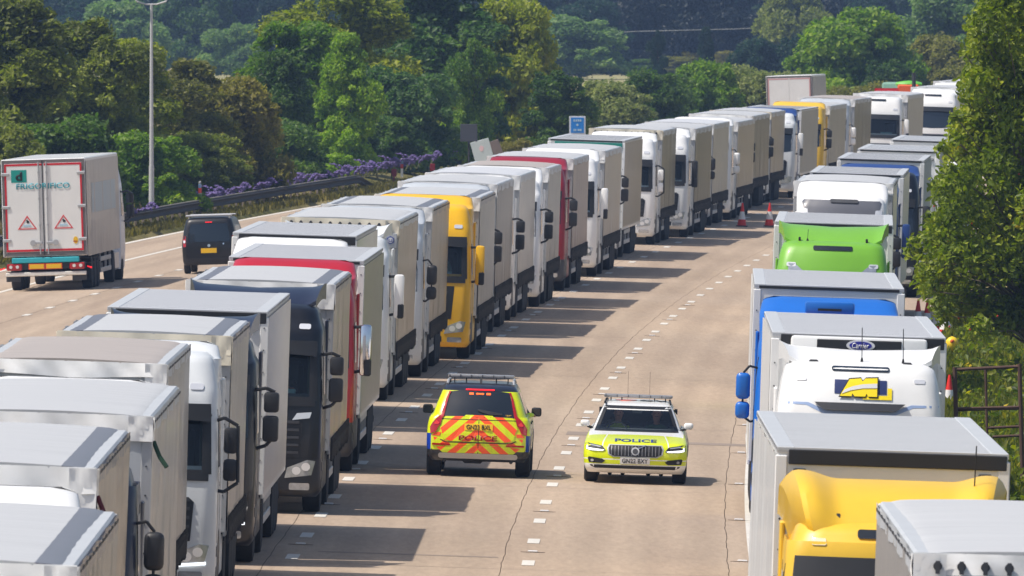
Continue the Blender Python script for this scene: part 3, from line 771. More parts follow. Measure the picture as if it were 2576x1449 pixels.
        def bf(i, j):
            e = abs(2 * i - 1); ck = min(1, max(0, (e - .5) / .3)); ck = ck * ck * (3 - 2 * ck)
            x = (2 * i - 1) * (1.06 + .19 * j ** .5) * (1 - .05 * ck * (1 - j))
            a = 1.32 * j
            y = F + .62 + 1.1 * (1 - math.cos(a)) + .35 * j - .13 * ck * math.sin(math.pi * min(1, j * 1.05)) + (.7 * ((e - .86) / .14) ** 2 if e > .86 else 0)
            z = top - .2 + (spz - top + .16) * math.sin(a) / math.sin(1.32) + .09 * ck * math.sin(math.pi * j * .62) - (.2 * j * ((e - .86) / .14) ** 2 if e > .86 else 0)
            return (x, y, z)
        mb = MB(); mb.grid(41, 16, bf); mb.grid(41, 3, lambda i, j: (bf(i, 1)[0], bf(i, 1)[1] + .02 + .4 * j, bf(i, 1)[2] - .3 * j * j - .02 * j))
        for i0 in (0, 1): mb.grid(3, 16, lambda i, j, i0=i0: (bf(i0, j)[0], bf(i0, j)[1] + .5 * i, bf(i0, j)[2] - .35 * i))
        part('air_deflector', mb, spcol, cab)
    for s in (-1, 1):
        mb = MB(); mb.box(s * 1.2 - .03, s * 1.2 + .03, yr - .02, -.22, .9, 3.3 if spoiler != 'none' else 2.9, .02)
        part('side_fairing', mb, spcol, cab)
        mb = MB(); mb.box(s * 1.12 - .1, s * 1.12 + .1, -.6, 1.25, .35, .95, .06, seg=2); part('side_skirt', mb, col if lod else bumper, root)
    for y, dual in ((F + 1.45, 0), (2.1, 1)):
        for s in (-1, 1): add_wheel(root, s * (1.06 if not dual else 1.08), y)
    cab['bv'] = 1; del cab['bv']
    return cab, bv
def lorry_pose(x, y, ztop, side=1, wide=1.0):
    """ground point and heading for a lorry whose trailer roof corner (front, side = right or left) is seen at pixel x, y"""
    z = ztop
    for _ in range(5):
        p = at(x, y, z); th = math.atan(axis_t(p.y)); sx = side * 1.275 * wide; lean = .033 * ztop if p.x > -40 else 0
        cx = p.x - (sx + lean) * math.cos(th); cy = p.y + sx * math.sin(th)
        u = u_of(cx, cy); slope = -.033 if u > -9 else .03
        z = zg(u) + ztop + slope * sx
    return Vector((cx, cy, zg(u))), (0, -slope, -th), u
def lorry(name, label, x, y, side=1, H=4.0, group=None, tkw={}, ckw={}, wide=1.0):
    loc, rot, u = lorry_pose(x, y, H, side, wide)
    root = thing(name, label, 'lorry', loc, rot, group); root.scale = (wide, 1, 1)
    make_trailer(root, H=H, **tkw)
    r = make_cab(root, **ckw) if ckw else (None, None)
    return root, r[0], r[1]
# ---------------------------------------------------------------- the queue beside the central reserve
NAVY = paint(24, 32, 56); BLACKNAVY = paint(9, 11, 20); RED = paint(176, 18, 38); YEL = paint(244, 188, 18); LWHITE = paint(222, 226, 228); GREYW = paint(190, 196, 202)
MAROON = paint(150, 20, 40); BLUE = paint(20, 104, 196); GREEN = paint(116, 178, 48); DBLUE = paint(34, 66, 130); CGREY = paint(98, 100, 108); YEL2 = paint(232, 188, 50)
QL = 'lorries queued nose to tail beside the central reserve'
Q = [
 # label, corner x, y, trailer kw, cab kw
 ('lorry at the bottom left corner, pale tarpaulin roof with grey edge bands', 190, 1419, dict(band=True, roof=W_ROOF, side=CUR_G, seed=1), dict(col=LWHITE, mirror='round', spoiler='none', top=3.3)),
 ('lorry with a drooping white header and a rounded white cab roof below it', 240, 1174, dict(band=True, roof=W_ROOF, side=CUR_T, seed=2, flap=True), dict(col=M_WHITE, mirror='round', spoiler='fairing', top=3.5, spz=3.72)),
 ('lorry with plain pale roof and a navy cab seen as a thin strip', 382, 1044, dict(roof=W_ROOF, side=CUR_W, seed=3), dict(col=NAVY, mirror='round', spoiler='none', top=3.4)),
 ('lorry with the dusty beige roof and a shiny grey edge rail', 417, 913, dict(roof=T_ROOF, side=CUR_G, seed=4), dict(col=M_WHITE, mirror='loop', spoiler='fairing', top=3.5, spz=3.7)),
 ('lorry with dirty cream header, dark roof edge bands and a white cab with loop mirror', 580, 843, dict(band=True, roof=W_ROOF, side=CUR_G, flap=True, seed=5, head=HEAD_C), dict(col=LWHITE, mirror='loop', spoiler='fairing', top=3.72, spz=3.84, vcol=M_BLACK, bumper=LWHITE)),
 ('lorry with ribbed metal roof, shiny ribbed side and a black cab with navy deflector', 674, 783, dict(kind='box', roof=G_ROOF, side=CORR, seal=True, seed=6), dict(col=BLACKNAVY, spcol=NAVY, mirror='split', spoiler='wing', top=3.55, spz=3.86)),
 ('lorry with a black cab, two stacked black mirrors and pale tarpaulin trailer', 839, 713, dict(band=True, roof=W_ROOF, side=CUR_T, seed=7, flap=True), dict(col=BLACKNAVY, spcol=NAVY, mirror='split', spoiler='wing', top=3.6, spz=3.88, bumper=M_BLACK)),
 ('lorry with a bright red cab in front of a silver ribbed trailer', 916, 655, dict(kind='box', roof=G_ROOF, side=CORR, seed=8), dict(col=RED, mirror='tall', mcol=M_CHROME, spoiler='fairing', top=3.7, spz=3.93, bumper=M_DARKGREY)),
 ('lorry with grey ribbed roof and white front wall behind the red lorry', 897, 593, dict(kind='box', roof=G_ROOF, side=CORR, seal=True, seed=9), dict(col=M_WHITE, spoiler='fairing', top=3.6, spz=3.85)),
 ('lorry with a row of black rollers along its cream roof edge and a white mirror', 1002, 553, dict(roof=W_ROOF, side=CUR_T, rivets=True, head=HEAD_C, seed=10), dict(col=LWHITE, mirror='tall', mcol=M_WHITE, spoiler='wing', top=3.6, spz=3.8)),
 ('lorry with clean white header and light grey cab, ahead of the yellow lorry', 1086, 520, dict(band=True, roof=W_ROOF, side=CUR_T, seed=11), dict(col=GREYW, mirror='round', spoiler='fairing', top=3.65, spz=3.9)),
 ('lorry with yellow cab numbered 1 and a driver resting bare feet on the dashboard', 1206, 495, dict(band=True, roof=W_ROOF, side=CUR_G, seed=12), dict(col=YEL, mirror='tall', mcol=YEL, spoiler='fairing', top=3.75, spz=3.95, style='mercedes', open_glass=True, vcol=M_BLACK)),
 ('lorry with black strap line under its white header, directly behind the yellow lorry', 1249, 462, dict(roof=W_ROOF, side=CUR_D, seed=13), dict(col=GREYW, mirror='split', spoiler='fairing', top=3.6, spz=3.9)),
 ('lorry with tan side and wide grey roof, a white box front edge', 1307, 440, dict(roof=G_ROOF, side=CUR_W, seed=14), dict(col=M_WHITE, mirror='split', spoiler='fairing', top=3.6, spz=3.9)),
 ('lorry with dull beige roof in front of the maroon lorry', 1379, 421, dict(roof=T_ROOF, side=CUR_G, seed=15), dict(col=M_WHITE, mirror='split', spoiler='fairing', top=3.6, spz=3.92)),
 ('lorry with a maroon cab and brown curtain side', 1441, 398, dict(roof=W_ROOF, side=CUR_B, seed=16), dict(col=MAROON, mirror='split', spoiler='fairing', top=3.7, spz=3.93, bumper=M_DARKGREY)),
 ('lorry with white cab and one white rectangular mirror behind the maroon lorry', 1521, 378, dict(roof=W_ROOF, side=CUR_T, seed=17), dict(col=M_WHITE, mirror='tall', mcol=M_WHITE, spoiler='fairing', top=3.7, spz=3.95)),
 ('lorry with a green band along its trailer front', 1572, 353, dict(kind='box', roof=G_ROOF, side=CUR_T, seed=18), dict(col=LWHITE, mirror='split', spoiler='none', top=3.3)),
 ('lorry with rollers along a cream roof edge and a white cab with dark bowl bumper', 1666, 327, dict(roof=W_ROOF, side=CUR_D, rivets=True, head=HEAD_C, seed=19), dict(col=M_WHITE, mirror='loop', mcol=M_WHITE, spoiler='fairing', top=3.7, spz=3.9)),
 ('lorry with slim white cab between two brown curtain sides', 1749, 322, dict(roof=W_ROOF, side=CUR_D, seed=20), dict(col=M_WHITE, mirror='tall', spoiler='fairing', top=3.7, spz=3.9)),
 ('lorry with bluish grey side, half hidden behind the slim white cab', 1794, 311, dict(roof=G_ROOF, side=CUR_W, seed=21), dict(col=GREYW, mirror='round', spoiler='none', top=3.4)),
 ('lorry with white cab and dark windscreen near the two traffic cones', 1856, 305, dict(roof=W_ROOF, side=CUR_T, seed=22), dict(col=M_WHITE, mirror='round', mcol=M_WHITE, spoiler='fairing', top=3.75, spz=3.92)),
 ('lorry with bright white header and dark brown side beyond the cones', 1893, 290, dict(roof=W_ROOF, side=CUR_D, seed=23), dict(col=M_WHITE, mirror='split', spoiler='none', top=3.4)),
 ('lorry with cream header and a pale pinkish patch on its side', 1940, 281, dict(roof=W_ROOF, side=CUR_T, head=HEAD_C, seed=24), dict(col=M_WHITE, mirror='split', spoiler='none', top=3.4)),
 ('lorry with white and blue cab in front of the distant yellow lorry', 2016, 275, dict(kind='box', roof=G_ROOF, side=CUR_W, seed=25), dict(col=LWHITE, spcol=DBLUE, mirror='tall', mcol=M_WHITE, spoiler='fairing', top=3.6, spz=3.8)),
 ('lorry with a distant yellow cab far back in the queue', 2087, 265, dict(roof=W_ROOF, side=CUR_G, seed=26), dict(col=YEL2, mirror='split', spoiler='fairing', top=3.75, spz=3.9)),
 ('lorry with white domed cab and dark brown side, behind the distant yellow one', 2150, 249, dict(roof=T_ROOF, side=CUR_D, seed=27), dict(col=GREYW, mirror='round', mcol=M_WHITE, spoiler='fairing', top=3.7, spz=3.85)),
 ('lorry with a wide dark blue windscreen facing the camera at the far bend', 2283, 238, dict(roof=W_ROOF, side=CUR_W, seed=28), dict(col=M_WHITE, mirror='tall', mcol=M_WHITE, spoiler='none', top=3.8)),
 ('lorry with white front next to last at the far end of the queue', 2420, 222, dict(roof=W_ROOF, side=CUR_W, seed=29), dict(col=M_WHITE, mirror='split', spoiler='fairing', top=3.7, spz=3.85)),
 ('lorry with white roof edge farthest away, behind the leafy tree', 2470, 207, dict(roof=W_ROOF, side=CUR_W, seed=30), dict(col=M_WHITE, mirror='split', spoiler='fairing', top=3.7, spz=3.85)),
]
LEFT = []
QH = {18: 3.99, 20: 3.87, 21: 3.8, 22: 3.8, 23: 3.78, 24: 3.76, 25: 3.78, 26: 3.88}
QY = [lorry_pose(q[1], q[2], QH.get(k, 3.92), 1)[0].y for k, q in enumerate(Q)]
for k, (lab, x, y, tk, ck) in enumerate(Q):
    lod = 0 if k < 12 else 1 if k < 22 else 2
    OG = {4, 6, 7, 8, 16, 18, 19, 27}
    if k in OG: ck = dict(ck, open_glass=True)
    gap = (QY[k + 1] - QY[k] - 4.3) if k + 1 < len(Q) else 13.6
    LEFT.append(lorry('articulated_lorry', lab, x, y, 1, QH.get(k, 3.92), QL, dict(tk, lod=lod, L_=round(max(8.0, min({4: 10.5, 6: 12.0, 11: 12.0, 14: 10.0, 15: 12.5}.get(k, 13.6), gap)), 1)), dict(ck, lod=lod)))
    if k: print('pitch', k, round(LEFT[k][0].location.y - LEFT[k - 1][0].location.y, 1), round(LEFT[k][0].location.y), 'u', round(u_of(LEFT[k][0].location.x, LEFT[k][0].location.y), 2))
def nail(k, QQ=LEFT): return QQ[k][1], QQ[k][2]
# details of single lorries
cab, bv = nail(11)
decal('number_mark', [[(.42, 1.66), (.54, 1.66), (.54, 1.90), (.46, 1.90), (.40, 1.86), (.40, 1.82), (.455, 1.85), (.455, 1.69), (.42, 1.69)]], bv, M_INK, cab, off=.012)
cab, bv = nail(4)
cab, bv = nail(6)
hl = [(.72, 1.62), (1.02, 1.66), (1.05, 1.76), (.8, 1.74)]
decal('corner_lamp', [hl, mirx(hl)], bv, M_LAMPIN, cab, off=.02)
cab, bv = nail(5)
decal('running_lamp', [[(.6, .6), (1.1, .64), (1.1, .68), (.6, .64)]], bv, M_DRL, cab, off=.03)
cab, bv = nail(4)
decal('running_lamp', [[(.6, .6), (1.1, .64), (1.1, .68), (.6, .64)]], bv, M_DRL, cab, off=.03)
# green front band of one lorry, badge of another
t = [c for c in LEFT[17][0].children if c.name.startswith('trailer')][0]
mb = MB(); mb.box(-1.05, 1.2, -.035, 0, 3.56, 3.82, .006); part('front_band', mb, mat('green_band', L(24, 132, 118), rough=.5, noise=.2), t)
t = [c for c in LEFT[9][0].children if c.name.startswith('trailer')][0]
mb = MB(); mb.box(.98, 1.26, -.11, -.05, 3.3, 3.62, .01); part('badge_panel', mb, WALL_G, t)
mb = MB(); mb.cyl((1.12, -.125, 3.47), (1.12, -.11, 3.47), .09, 6); mb.cyl((1.12, -.13, 3.47), (1.12, -.124, 3.47), .062, 20, mi=1); mb.box(1.08, 1.095, -.135, -.13, 3.44, 3.5, mi=0); mb.box(1.145, 1.16, -.135, -.13, 3.44, 3.5, mi=0); mb.box(1.08, 1.16, -.135, -.13, 3.44, 3.452, mi=0)
part('round_badge', mb, [paint(28, 60, 150), M_PLATE_W], t)

# ---------------------------------------------------------------- the queue on the hard shoulder
QR = 'lorries queued along the hard shoulder on the right'
P_ = [
 ('lorry at the bottom right corner with a pale tarpaulin roof and roller row', 2304, 1386, -1, 4.12, dict(roof=W_ROOF, side=CORR, rivets=True, head=HEAD_W, seed=31, sag=.06), dict(col=M_WHITE, mirror='tall', spoiler='fairing', top=3.67, spz=3.89)),
 ('lorry with a big yellow cab and deep yellow air deflector', 2539, 1141, 1, 4.12, dict(kind='reefer', roof=W_ROOF, side=WALL_W, seal=True, seed=32), dict(col=YEL2, mirror='round', mcol=M_BLACK, spoiler='bowl', top=3.40, spz=3.86, vcol=M_BLACK, lamps=False, dz=0.02)),
 ('lorry with a white cab carrying a yellow and blue logo and a fridge unit', 2380, 848, 1, 4.12, dict(kind='box', roof=G_ROOF, side=WALL_W, seal=True, seed=33), dict(col=M_WHITE, mirror='round', spoiler='wing', top=3.76, spz=3.95, visor=False, roofhatch=False, lamps=False, dz=-0.12)),
 ('lorry with a bright blue cab with blue horn bar and blue and black mirrors', 2275, 725, 1, 4.12, dict(kind='box', roof=G_ROOF, side=WALL_W, seed=34), dict(col=BLUE, mirror='round', mcol=BLUE, spoiler='fairing', top=3.67, spz=3.93, lamps=False, roofhatch=False, dz=-0.12, visor=False)),
 ('lorry with a lime green cab and winged green deflector', 2247, 565, 1, 4.12, dict(kind='box', roof=G_ROOF, side=WALL_W, seal=True, seed=35), dict(col=GREEN, mirror='split', spoiler='wing', top=3.75, spz=4.09, dz=-0.12, visor=False)),
 ('lorry with white cheeks and a dark grey forehead panel over its cab', 2246, 461, 1, 4.12, dict(roof=W_ROOF, side=WALL_W, seed=36), dict(col=M_WHITE, mirror='split', spoiler='fairing', top=3.77, spz=4.13, forehead=CGREY, lamps=False, roofhatch=False, dz=-0.12, visor=False)),
 ('lorry with a royal blue cab half hidden behind the grey and white one', 2273, 439, 1, 4.12, dict(kind='box', roof=G_ROOF, side=WALL_W, seal=False, seed=37), dict(col=DBLUE, mirror='tall', mcol=DBLUE, spoiler='fairing', top=3.72, spz=3.99)),
 ('lorry with a black cab showing beside the royal blue one', 2325, 403, 1, 4.12, dict(kind='box', roof=G_ROOF, side=WALL_G, seal=False, seed=38), dict(col=BLACKNAVY, spcol=DBLUE, mirror='tall', mcol=M_BLACK, spoiler='fairing', top=3.77, spz=3.97)),
 ('lorry with plain white trailer front, second last before the leaves', 2364, 380, 1, 4.12, dict(kind='reefer', roof=G_ROOF, side=WALL_G, seed=39), dict(col=M_WHITE, mirror='split', spoiler='none', top=3.47)),
 ('lorry with low white trailer top last in the hard shoulder row', 2435, 356, 1, 4.12, dict(kind='reefer', roof=G_ROOF, side=WALL_G, seed=40), dict(col=M_WHITE, mirror='split', spoiler='none', top=3.47)),
]
RIGHT = []
for k, (lab, x, y, sd_, H, tk, ck) in enumerate(P_):
    lod = 0 if k < 6 else 1
    RIGHT.append(lorry('articulated_lorry', lab, x, y, sd_, H, QR, dict(tk, lod=lod, L_=13.6 if k != 5 else 12.6), dict(ck, lod=lod), wide=1.03))
    print('R', k, round(RIGHT[k][0].location.y, 1), 'u', round(u_of(RIGHT[k][0].location.x, RIGHT[k][0].location.y), 2))
F = -3.05
# white lorry: logo, visor, aerials, fridge unit
cab, bv = nail(2, RIGHT); BLU = paint(38, 52, 104); LY = mat('logo_yellow', L(250, 224, 20), rough=.4)
ZL = .19
def lg(nm, pts, m, off): decal(nm, [[(.04 + (x - .06) * .86, 3.19 + (z - 3.19) * .86 + ZL) for x, z in pts]], bv, [m], cab, off=off, step=.045, depth=.004)
lg('logo_field', [(-.42, 3.09), (.46, 3.09), (.46, 3.33), (-.42, 3.33)], BLU, .01)
lg('logo_letter', [(.06, 3.0), (.55, 3.0), (.55, 3.2), (.475, 3.2), (.475, 3.07), (.06, 3.07)], LY, .02)
mo = [(-.33, 3.05), (-.13, 3.05), (-.12, 3.1), (-.08, 3.05), (.1, 3.05), (.12, 3.1), (.15, 3.05), (.3, 3.05), (.3, 3.37), (.1, 3.36), (.05, 3.31), (.02, 3.36), (-.17, 3.34)]
lg('logo_outline', [(x * 1.07, 3.21 + (z - 3.21) * 1.13) for x, z in mo], M_INK, .03)
lg('logo_letter', mo, LY, .04)
lg('logo_swoosh', [(-.3, 3.09), (-.15, 3.15), (.05, 3.19), (.3, 3.2), (.3, 3.28), (.05, 3.26), (-.12, 3.22), (-.25, 3.16)], M_PLATE_W, .05)
decal('roof_hatch', rrect(-.42, .42, 3.63, 3.70, .03), bv, [M_GLASS], cab, off=.02)
decal('roof_visor', [[(-.66, 3.16), (.66, 3.16), (.52, 3.05), (-.52, 3.05)]], bv, [M_DARKGREY], cab, off=.1, depth=.08)
decal('trim_line', [[(-1.15, 3.15), (-.75, 3.15), (-.48, 3.04), (.48, 3.04), (.75, 3.15), (1.15, 3.15), (1.15, 3.12), (.78, 3.11), (.5, 2.98), (-.5, 2.98), (-.78, 3.11), (-1.15, 3.12)]], bv, [paint(150, 172, 210)], cab, off=.006)
hl = rrect(.78, .94, 3.47, 3.53, .02); decal('roof_lamp', [hl, mirx(hl)], bv, [M_LAMPIN], cab, off=.012)
for x in (.02, .62):
    mb = MB(); mb.cyl((x, F + 1.0, 3.72), (x, F + 1.0, 3.82), .03, 8, .012); mb.cyl((x, F + 1.0, 3.8), (x - .01, F + 1.05, 4.27), .007, 5); part('aerial', mb, M_INK, cab)
for s in (-1, 1):
    mb = MB(); mb.box(s * .68 - .08, s * .68 + .08, F + .85, F + 1.1, 3.68, 3.77, .03); part('spoiler_bracket', mb, M_BLACK, cab)
t = [c for c in RIGHT[2][0].children if c.name.startswith('trailer')][0]
mb = MB(); mb.box(-1.0, 1.0, -.42, -.03, 2.2, 4.08, .05, seg=2); fr = part('fridge_unit', mb, WALL_W, t)
mb = MB(); mb.box(-.62, .62, -.44, -.41, 3.77, 4.04, .01); part('fridge_grille', mb, M_BLACK, fr)
mb = MB(); mb.prism(ell(.02, 3.96, .21, .085, 24), 'Y', -.46, -.43); bd = part('maker_badge', mb, M_PLATE_W, fr)
o = text('badge_text', 'Carrier', .02, 3.96, .25, .085, fr, M_PLATE_W, y=-.475, shear=.2)
mb = MB(); mb.prism(ell(.02, 3.96, .165, .062, 24), 'Y', -.472, -.455); part('badge_field', mb, paint(40, 44, 150), fr)
# yellow lorry: dark windscreen band, red marks, shark fin aerial
cab, bv = nail(1, RIGHT)
decal('screen_band', [[(-1.12, 2.7), (1.12, 2.7), (1.1, 2.97), (-1.1, 2.97)]], bv, [M_BLACK], cab, off=.02)
text('screen_mark', 'VTT', -.12, 2.85, .5, .09, cab, mat('red_mark', L(200, 24, 34), rough=.5), bvh=bv, off=.04)
mb = MB(); mb.prism([(F + .7, 3.32), (F + .85, 3.34), (F + .8, 3.46)], 'X', -.65, -.61); part('aerial', mb, M_INK, cab)
mb = MB(); mb.cyl((.85, F + 1.3, 3.67), (.86, F + 1.3, 4.25), .008, 5); part('aerial', mb, M_INK, cab)
hl = rrect(-.92, -.76, 3.12, 3.19, .02); decal('roof_lamp', [hl], bv, [M_LAMPIN], cab, off=.015)
# blue lorry: bar on the roof
cab, bv = nail(3, RIGHT)
mb = MB(); mb.box(-.42, .42, F + .72, F + 1.0, 3.67, 3.89, .05, seg=2); b_ = part('horn_bar', mb, BLUE, cab)
mb = MB(); mb.box(-.2, .2, F + .70, F + .74, 3.73, 3.77); part('horn_slot', mb, M_INK, b_)
hl = [(.85, 3.23), (1.12, 3.23), (1.08, 3.37), (.9, 3.33)]
decal('corner_lamp', [hl, mirx(hl)], bv, [M_LAMP], cab, off=.02)
# green lorry: roof lamps and hatch
cab, bv = nail(4, RIGHT)
hl = [(.6, 3.07), (.94, 3.07), (.94, 3.25), (.8, 3.24)]
decal('corner_lamp', [hl, mirx(hl)], bv, [M_LAMP], cab, off=.02)
hl = rrect(.7, .74, 3.44, 3.56, .01); 
for s in (-1, 1):
    mb = MB(); mb.box(s * .72 - .025, s * .72 + .025, F + .85, F + 1.0, 3.65, 3.82, .01); part('spoiler_bracket', mb, M_INK, cab)
mb = MB(); mb.cyl((-.55, F + .9, 3.69), (-.55, F + .9, 3.79), .04, 8, .015); mb.cyl((-.55, F + .9, 3.77), (-.54, F + .95, 3.99), .006, 5); part('aerial', mb, M_INK, cab)
# white and grey lorry: bar in the forehead, lamps
cab, bv = nail(5, RIGHT)
decal('forehead_bar', rrect(-.3, .42, 3.6, 3.69, .03), bv, [M_DARKGREY], cab, off=.05, depth=.05)
hl = [(.86, 3.27), (1.06, 3.27), (1.04, 3.43), (.88, 3.41)]
decal('corner_lamp', [hl, mirx(hl)], bv, [M_LAMPIN], cab, off=.02)

# ---------------------------------------------------------------- traffic on the far carriageway
def far_pose(Y, u): th = math.atan(axis_t(Y)); return RP(Y, u), (0, -.03, -th)
def rear_box(root, Lr, H, hw, tape, z0=1.05):
    mb = MB(); mb.box(-hw, hw, 0, Lr, z0, H, .03); body = part('trailer', mb, WALL_W, root)
    mb = MB()
    for a in ((-hw + .02, -hw + .1), (hw - .1, hw - .02)): mb.box(a[0], a[1], -.02, .03, z0 + .02, H - .02, .008)
    mb.box(-hw + .1, hw - .1, -.02, .03, H - .12, H - .02, .008); mb.box(-hw + .1, hw - .1, -.02, .03, z0 + .02, z0 + .14, .008)
    part('door_frame', mb, mat('frame_grey', L(112, 108, 108), rough=.5, noise=.2), body)
    for s in (-1, 1):
        mb = MB(); a0, b0 = sorted((s * .006, s * (hw - .105))); mb.box(a0, b0, -.03, .02, z0 + .15, H - .13, .004)
        d = part('rear_door', mb, WALL_W, body)
        mb = MB()
        x1 = s * (hw - .16)
        mb.box(min(x1, x1 + s * .055), max(x1, x1 + s * .055), -.037, -.028, z0 + .16, H - .14)
        a, b = sorted((s * .03, s * (hw - .12))); mb.box(a, b, -.036, -.028, H - .20, H - .135); mb.box(a, b, -.036, -.028, z0 + .155, z0 + .22)
        part('reflective_tape', mb, tape, d)
    return body
loc, rot = RP(434.0, -19.98), (0, .03 * -1, -math.atan(axis_t(434)))
root = thing('refrigerated_lorry', 'white refrigerated lorry driving away on the left, rear doors lettered in teal with red tape', 'lorry', loc, rot)
RTAPE = mat('red_tape', L(206, 24, 40), rough=.4); TEAL = mat('teal_print', L(18, 148, 138), rough=.5); TEAL2 = mat('teal_bumper', L(48, 172, 186), rough=.45, noise=.2)
H = 4.0; body = rear_box(root, 13.6, H, 1.275, RTAPE)
ds = [c for c in body.children if c.name.startswith('rear_door')]
mb = MB()
for x in (-.14, .10):
    mb.cyl((x, -.06, 1.12), (x, -.06, 3.92), .02, 8)
    for z in (1.3, 2.0, 2.8, 3.6): mb.box(x - .03, x + .03, -.075, -.03, z - .03, z + .03)
part('lock_rod', mb, M_ALU, body)
mb = MB(); mb.box(-.035, -.01, -.045, -.02, 1.1, 3.95); part('door_seal', mb, M_INK, body)
for s, x in ((-1, -.08), (1, .05)):
    mb = MB(); mb.box(min(x, x + s * .3), max(x, x + s * .3), -.09, -.05, 1.42, 1.5, .01); mb.cyl((x + s * .28, -.1, 1.46), (x + s * .28, -.05, 1.46), .09, 10); part('door_handle', mb, M_ALU, body)
for s in (-1, 1):
    for z in (1.55, 2.55, 3.55):
        a, b = sorted((s * 1.28, s * 1.02)); mb = MB(); mb.box(a, b, -.06, -.02, z - .05, z + .05, .02); part('hinge', mb, M_ALU, body)
mb = MB(); mb.box(-.97, -.5, -.035, -.02, 3.3, 3.68); part('green_square', mb, TEAL, body)
text('square_letter', 'd', -.735, 3.49, .2, .27, body, M_INK, y=-.04, bold=.03)
text('lettering', 'FRIGORIFICO', -.01, 3.18, 1.62, .17, body, mat('teal_letter', L(40, 160, 176), rough=.5), y=-.04, bold=.012)
for x in (-.52, .58):
    mb = MB(); o = [(x - .29, 1.88), (x + .29, 1.88), (x, 2.30)]; i_ = [(x - .23, 1.91), (x + .23, 1.91), (x, 2.24)]
    for k in range(3): mb.prism([o[k], o[(k + 1) % 3], i_[(k + 1) % 3], i_[k]], 'Y', -.038, -.03)
    mb.prism(ell(x + .02, 2.1, .045, .04, 10), 'Y', -.038, -.03, 1); mb.prism([(x - .04, 2.15), (x + .02, 2.17), (x + .0, 2.1)], 'Y', -.038, -.03, 1)
    mb.prism([(x - .13, 1.96), (x + .13, 1.96), (x + .1, 2.02), (x - .1, 2.02)], 'Y', -.038, -.03, 2)
    part('warning_triangle', mb, [mat('red_print', L(214, 62, 64), rough=.5), M_INK, mat('pale_blue_print', L(176, 208, 226), rough=.5)], body)
mb = MB(); mb.prism(ell(.93, 1.52, .075, .11, 12), 'Y', -.04, -.03); mb.box(.86, .98, -.045, -.04, 1.47, 1.5, mi=1); part('yellow_sticker', mb, [M_PLATE_Y, M_REDLAMP], body)
mb = MB(); mb.box(-1.02, 1.02, -.05, .1, .86, 1.02, .02); part('bumper_beam', mb, TEAL2, body)
mb = MB(); mb.box(-1.2, 1.2, .0, .14, .66, .86, .02); part('lamp_carrier', mb, M_CHASSIS, body)
for a, b in ((-.52, -.03), (-.01, .5)):
    mb = MB(); mb.box(a, b, -.04, 0, .66, .84, .004, 0); mb.box(a + .03, b - .03, -.046, -.03, .685, .815, mi=1); part('marker_board', mb, [mat('orange_border', L(226, 92, 40), rough=.5), M_PLATE_Y], body)
for s in (-1, 1):
    mb = MB(); a, b = sorted((s * 1.18, s * .72)); mb.box(a, b, -.05, .05, .64, .84, .03, 0); mb.cyl((s * .86, -.06, .75), (s * .86, -.04, .75), .05, 12, mi=1); mb.cyl((s * 1.06, -.06, .75), (s * 1.06, -.04, .75), .05, 12, mi=1); part('tail_lamp', mb, [M_REDLAMP, M_LAMPIN], body)
mb = MB(); mb.box(-1.22, 1.22, -.02, .1, .46, .58, .02); part('under_bumper', mb, mat('white_beam', L(226, 222, 214), rough=.6, noise=.4, scale=6), body)
for s in (-1, 1):
    mb = MB(); mb.box(s * 1.0 - .22, s * 1.0 + .22, .15, .2, .3, .6, .01); part('mud_flap', mb, M_DARKGREY, body)
    mb = MB(); mb.tube([(s * 1.25, .1, .72), (s * 1.36, .06, .68)], .02); mb.sph((s * 1.37, .05, .68), .035, sub=1); part('side_marker', mb, M_REDLED, body)
mb = MB(); mb.grid(60, 3, lambda i, j: (1.29, 2.2 + i * 10, 2.3 + j * .9)); sp = part('side_print', mb, mat('grey_blue_print', L(150, 170, 180), rough=.4, noise=.5, scale=.7, dirt=L(196, 196, 194)), body, recalc=False)
link('side_panel', curtain_mesh(13.6, 4.0, 1, CUR_W, amp=.003), body, (1.276, 0, 0))
link('side_panel', curtain_mesh(13.6, 4.0, 2, CUR_W, amp=.003), body, (-1.276, 13.6, 0), (0, 0, math.pi))
link('chassis', under_mesh(13.6), root, (0, 13.6, 0), (0, 0, math.pi)); 
for s in (-1, 1):
    link('side_guard', guard_mesh(13.6, s), root, (0, 13.6, 0), (0, 0, math.pi))
    for y in (8.5, 9.81, 11.12): link('mudguard', mud_mesh(y, s), root, (0, 13.6, 0), (0, 0, math.pi))
for y in (2.48, 3.79, 5.1, 11.5, 15.2):
    for s in (-1, 1): add_wheel(root, s * 1.07, y)
mb = MB(); loft(mb, [(.35, 1.2, 14.3, 16.6, .2, 0, .08), (1.0, 1.24, 14.3, 16.65, .2, 0, .1), (2.0, 1.24, 14.3, 16.6, .2, 0, .1), (3.0, 1.2, 14.3, 16.3, .2, 0, .1), (3.7, 1.1, 14.3, 15.8, .2, 0, .05)])
bvx = bvh_of(mb); cab = part('cab', mb, paint(206, 216, 230), root)
decal('side_window', [(15.2, 2.0), (16.1, 2.0), (15.9, 2.8), (15.2, 2.8)], bvx, M_GLASS, cab, dr='right')
for s in (-1, 1):
    o = link('mirror', mirror_mesh('split', M_BLACK), cab, (s * 1.2, 16.2, 2.6), (0, 0, math.pi), (-s, 1, 1)); 
    mb = MB(); mb.box(s * 1.1 - .1, s * 1.1 + .1, 12.2, 14.2, .35, .95, .06); part('side_skirt', mb, paint(196, 200, 206), root)
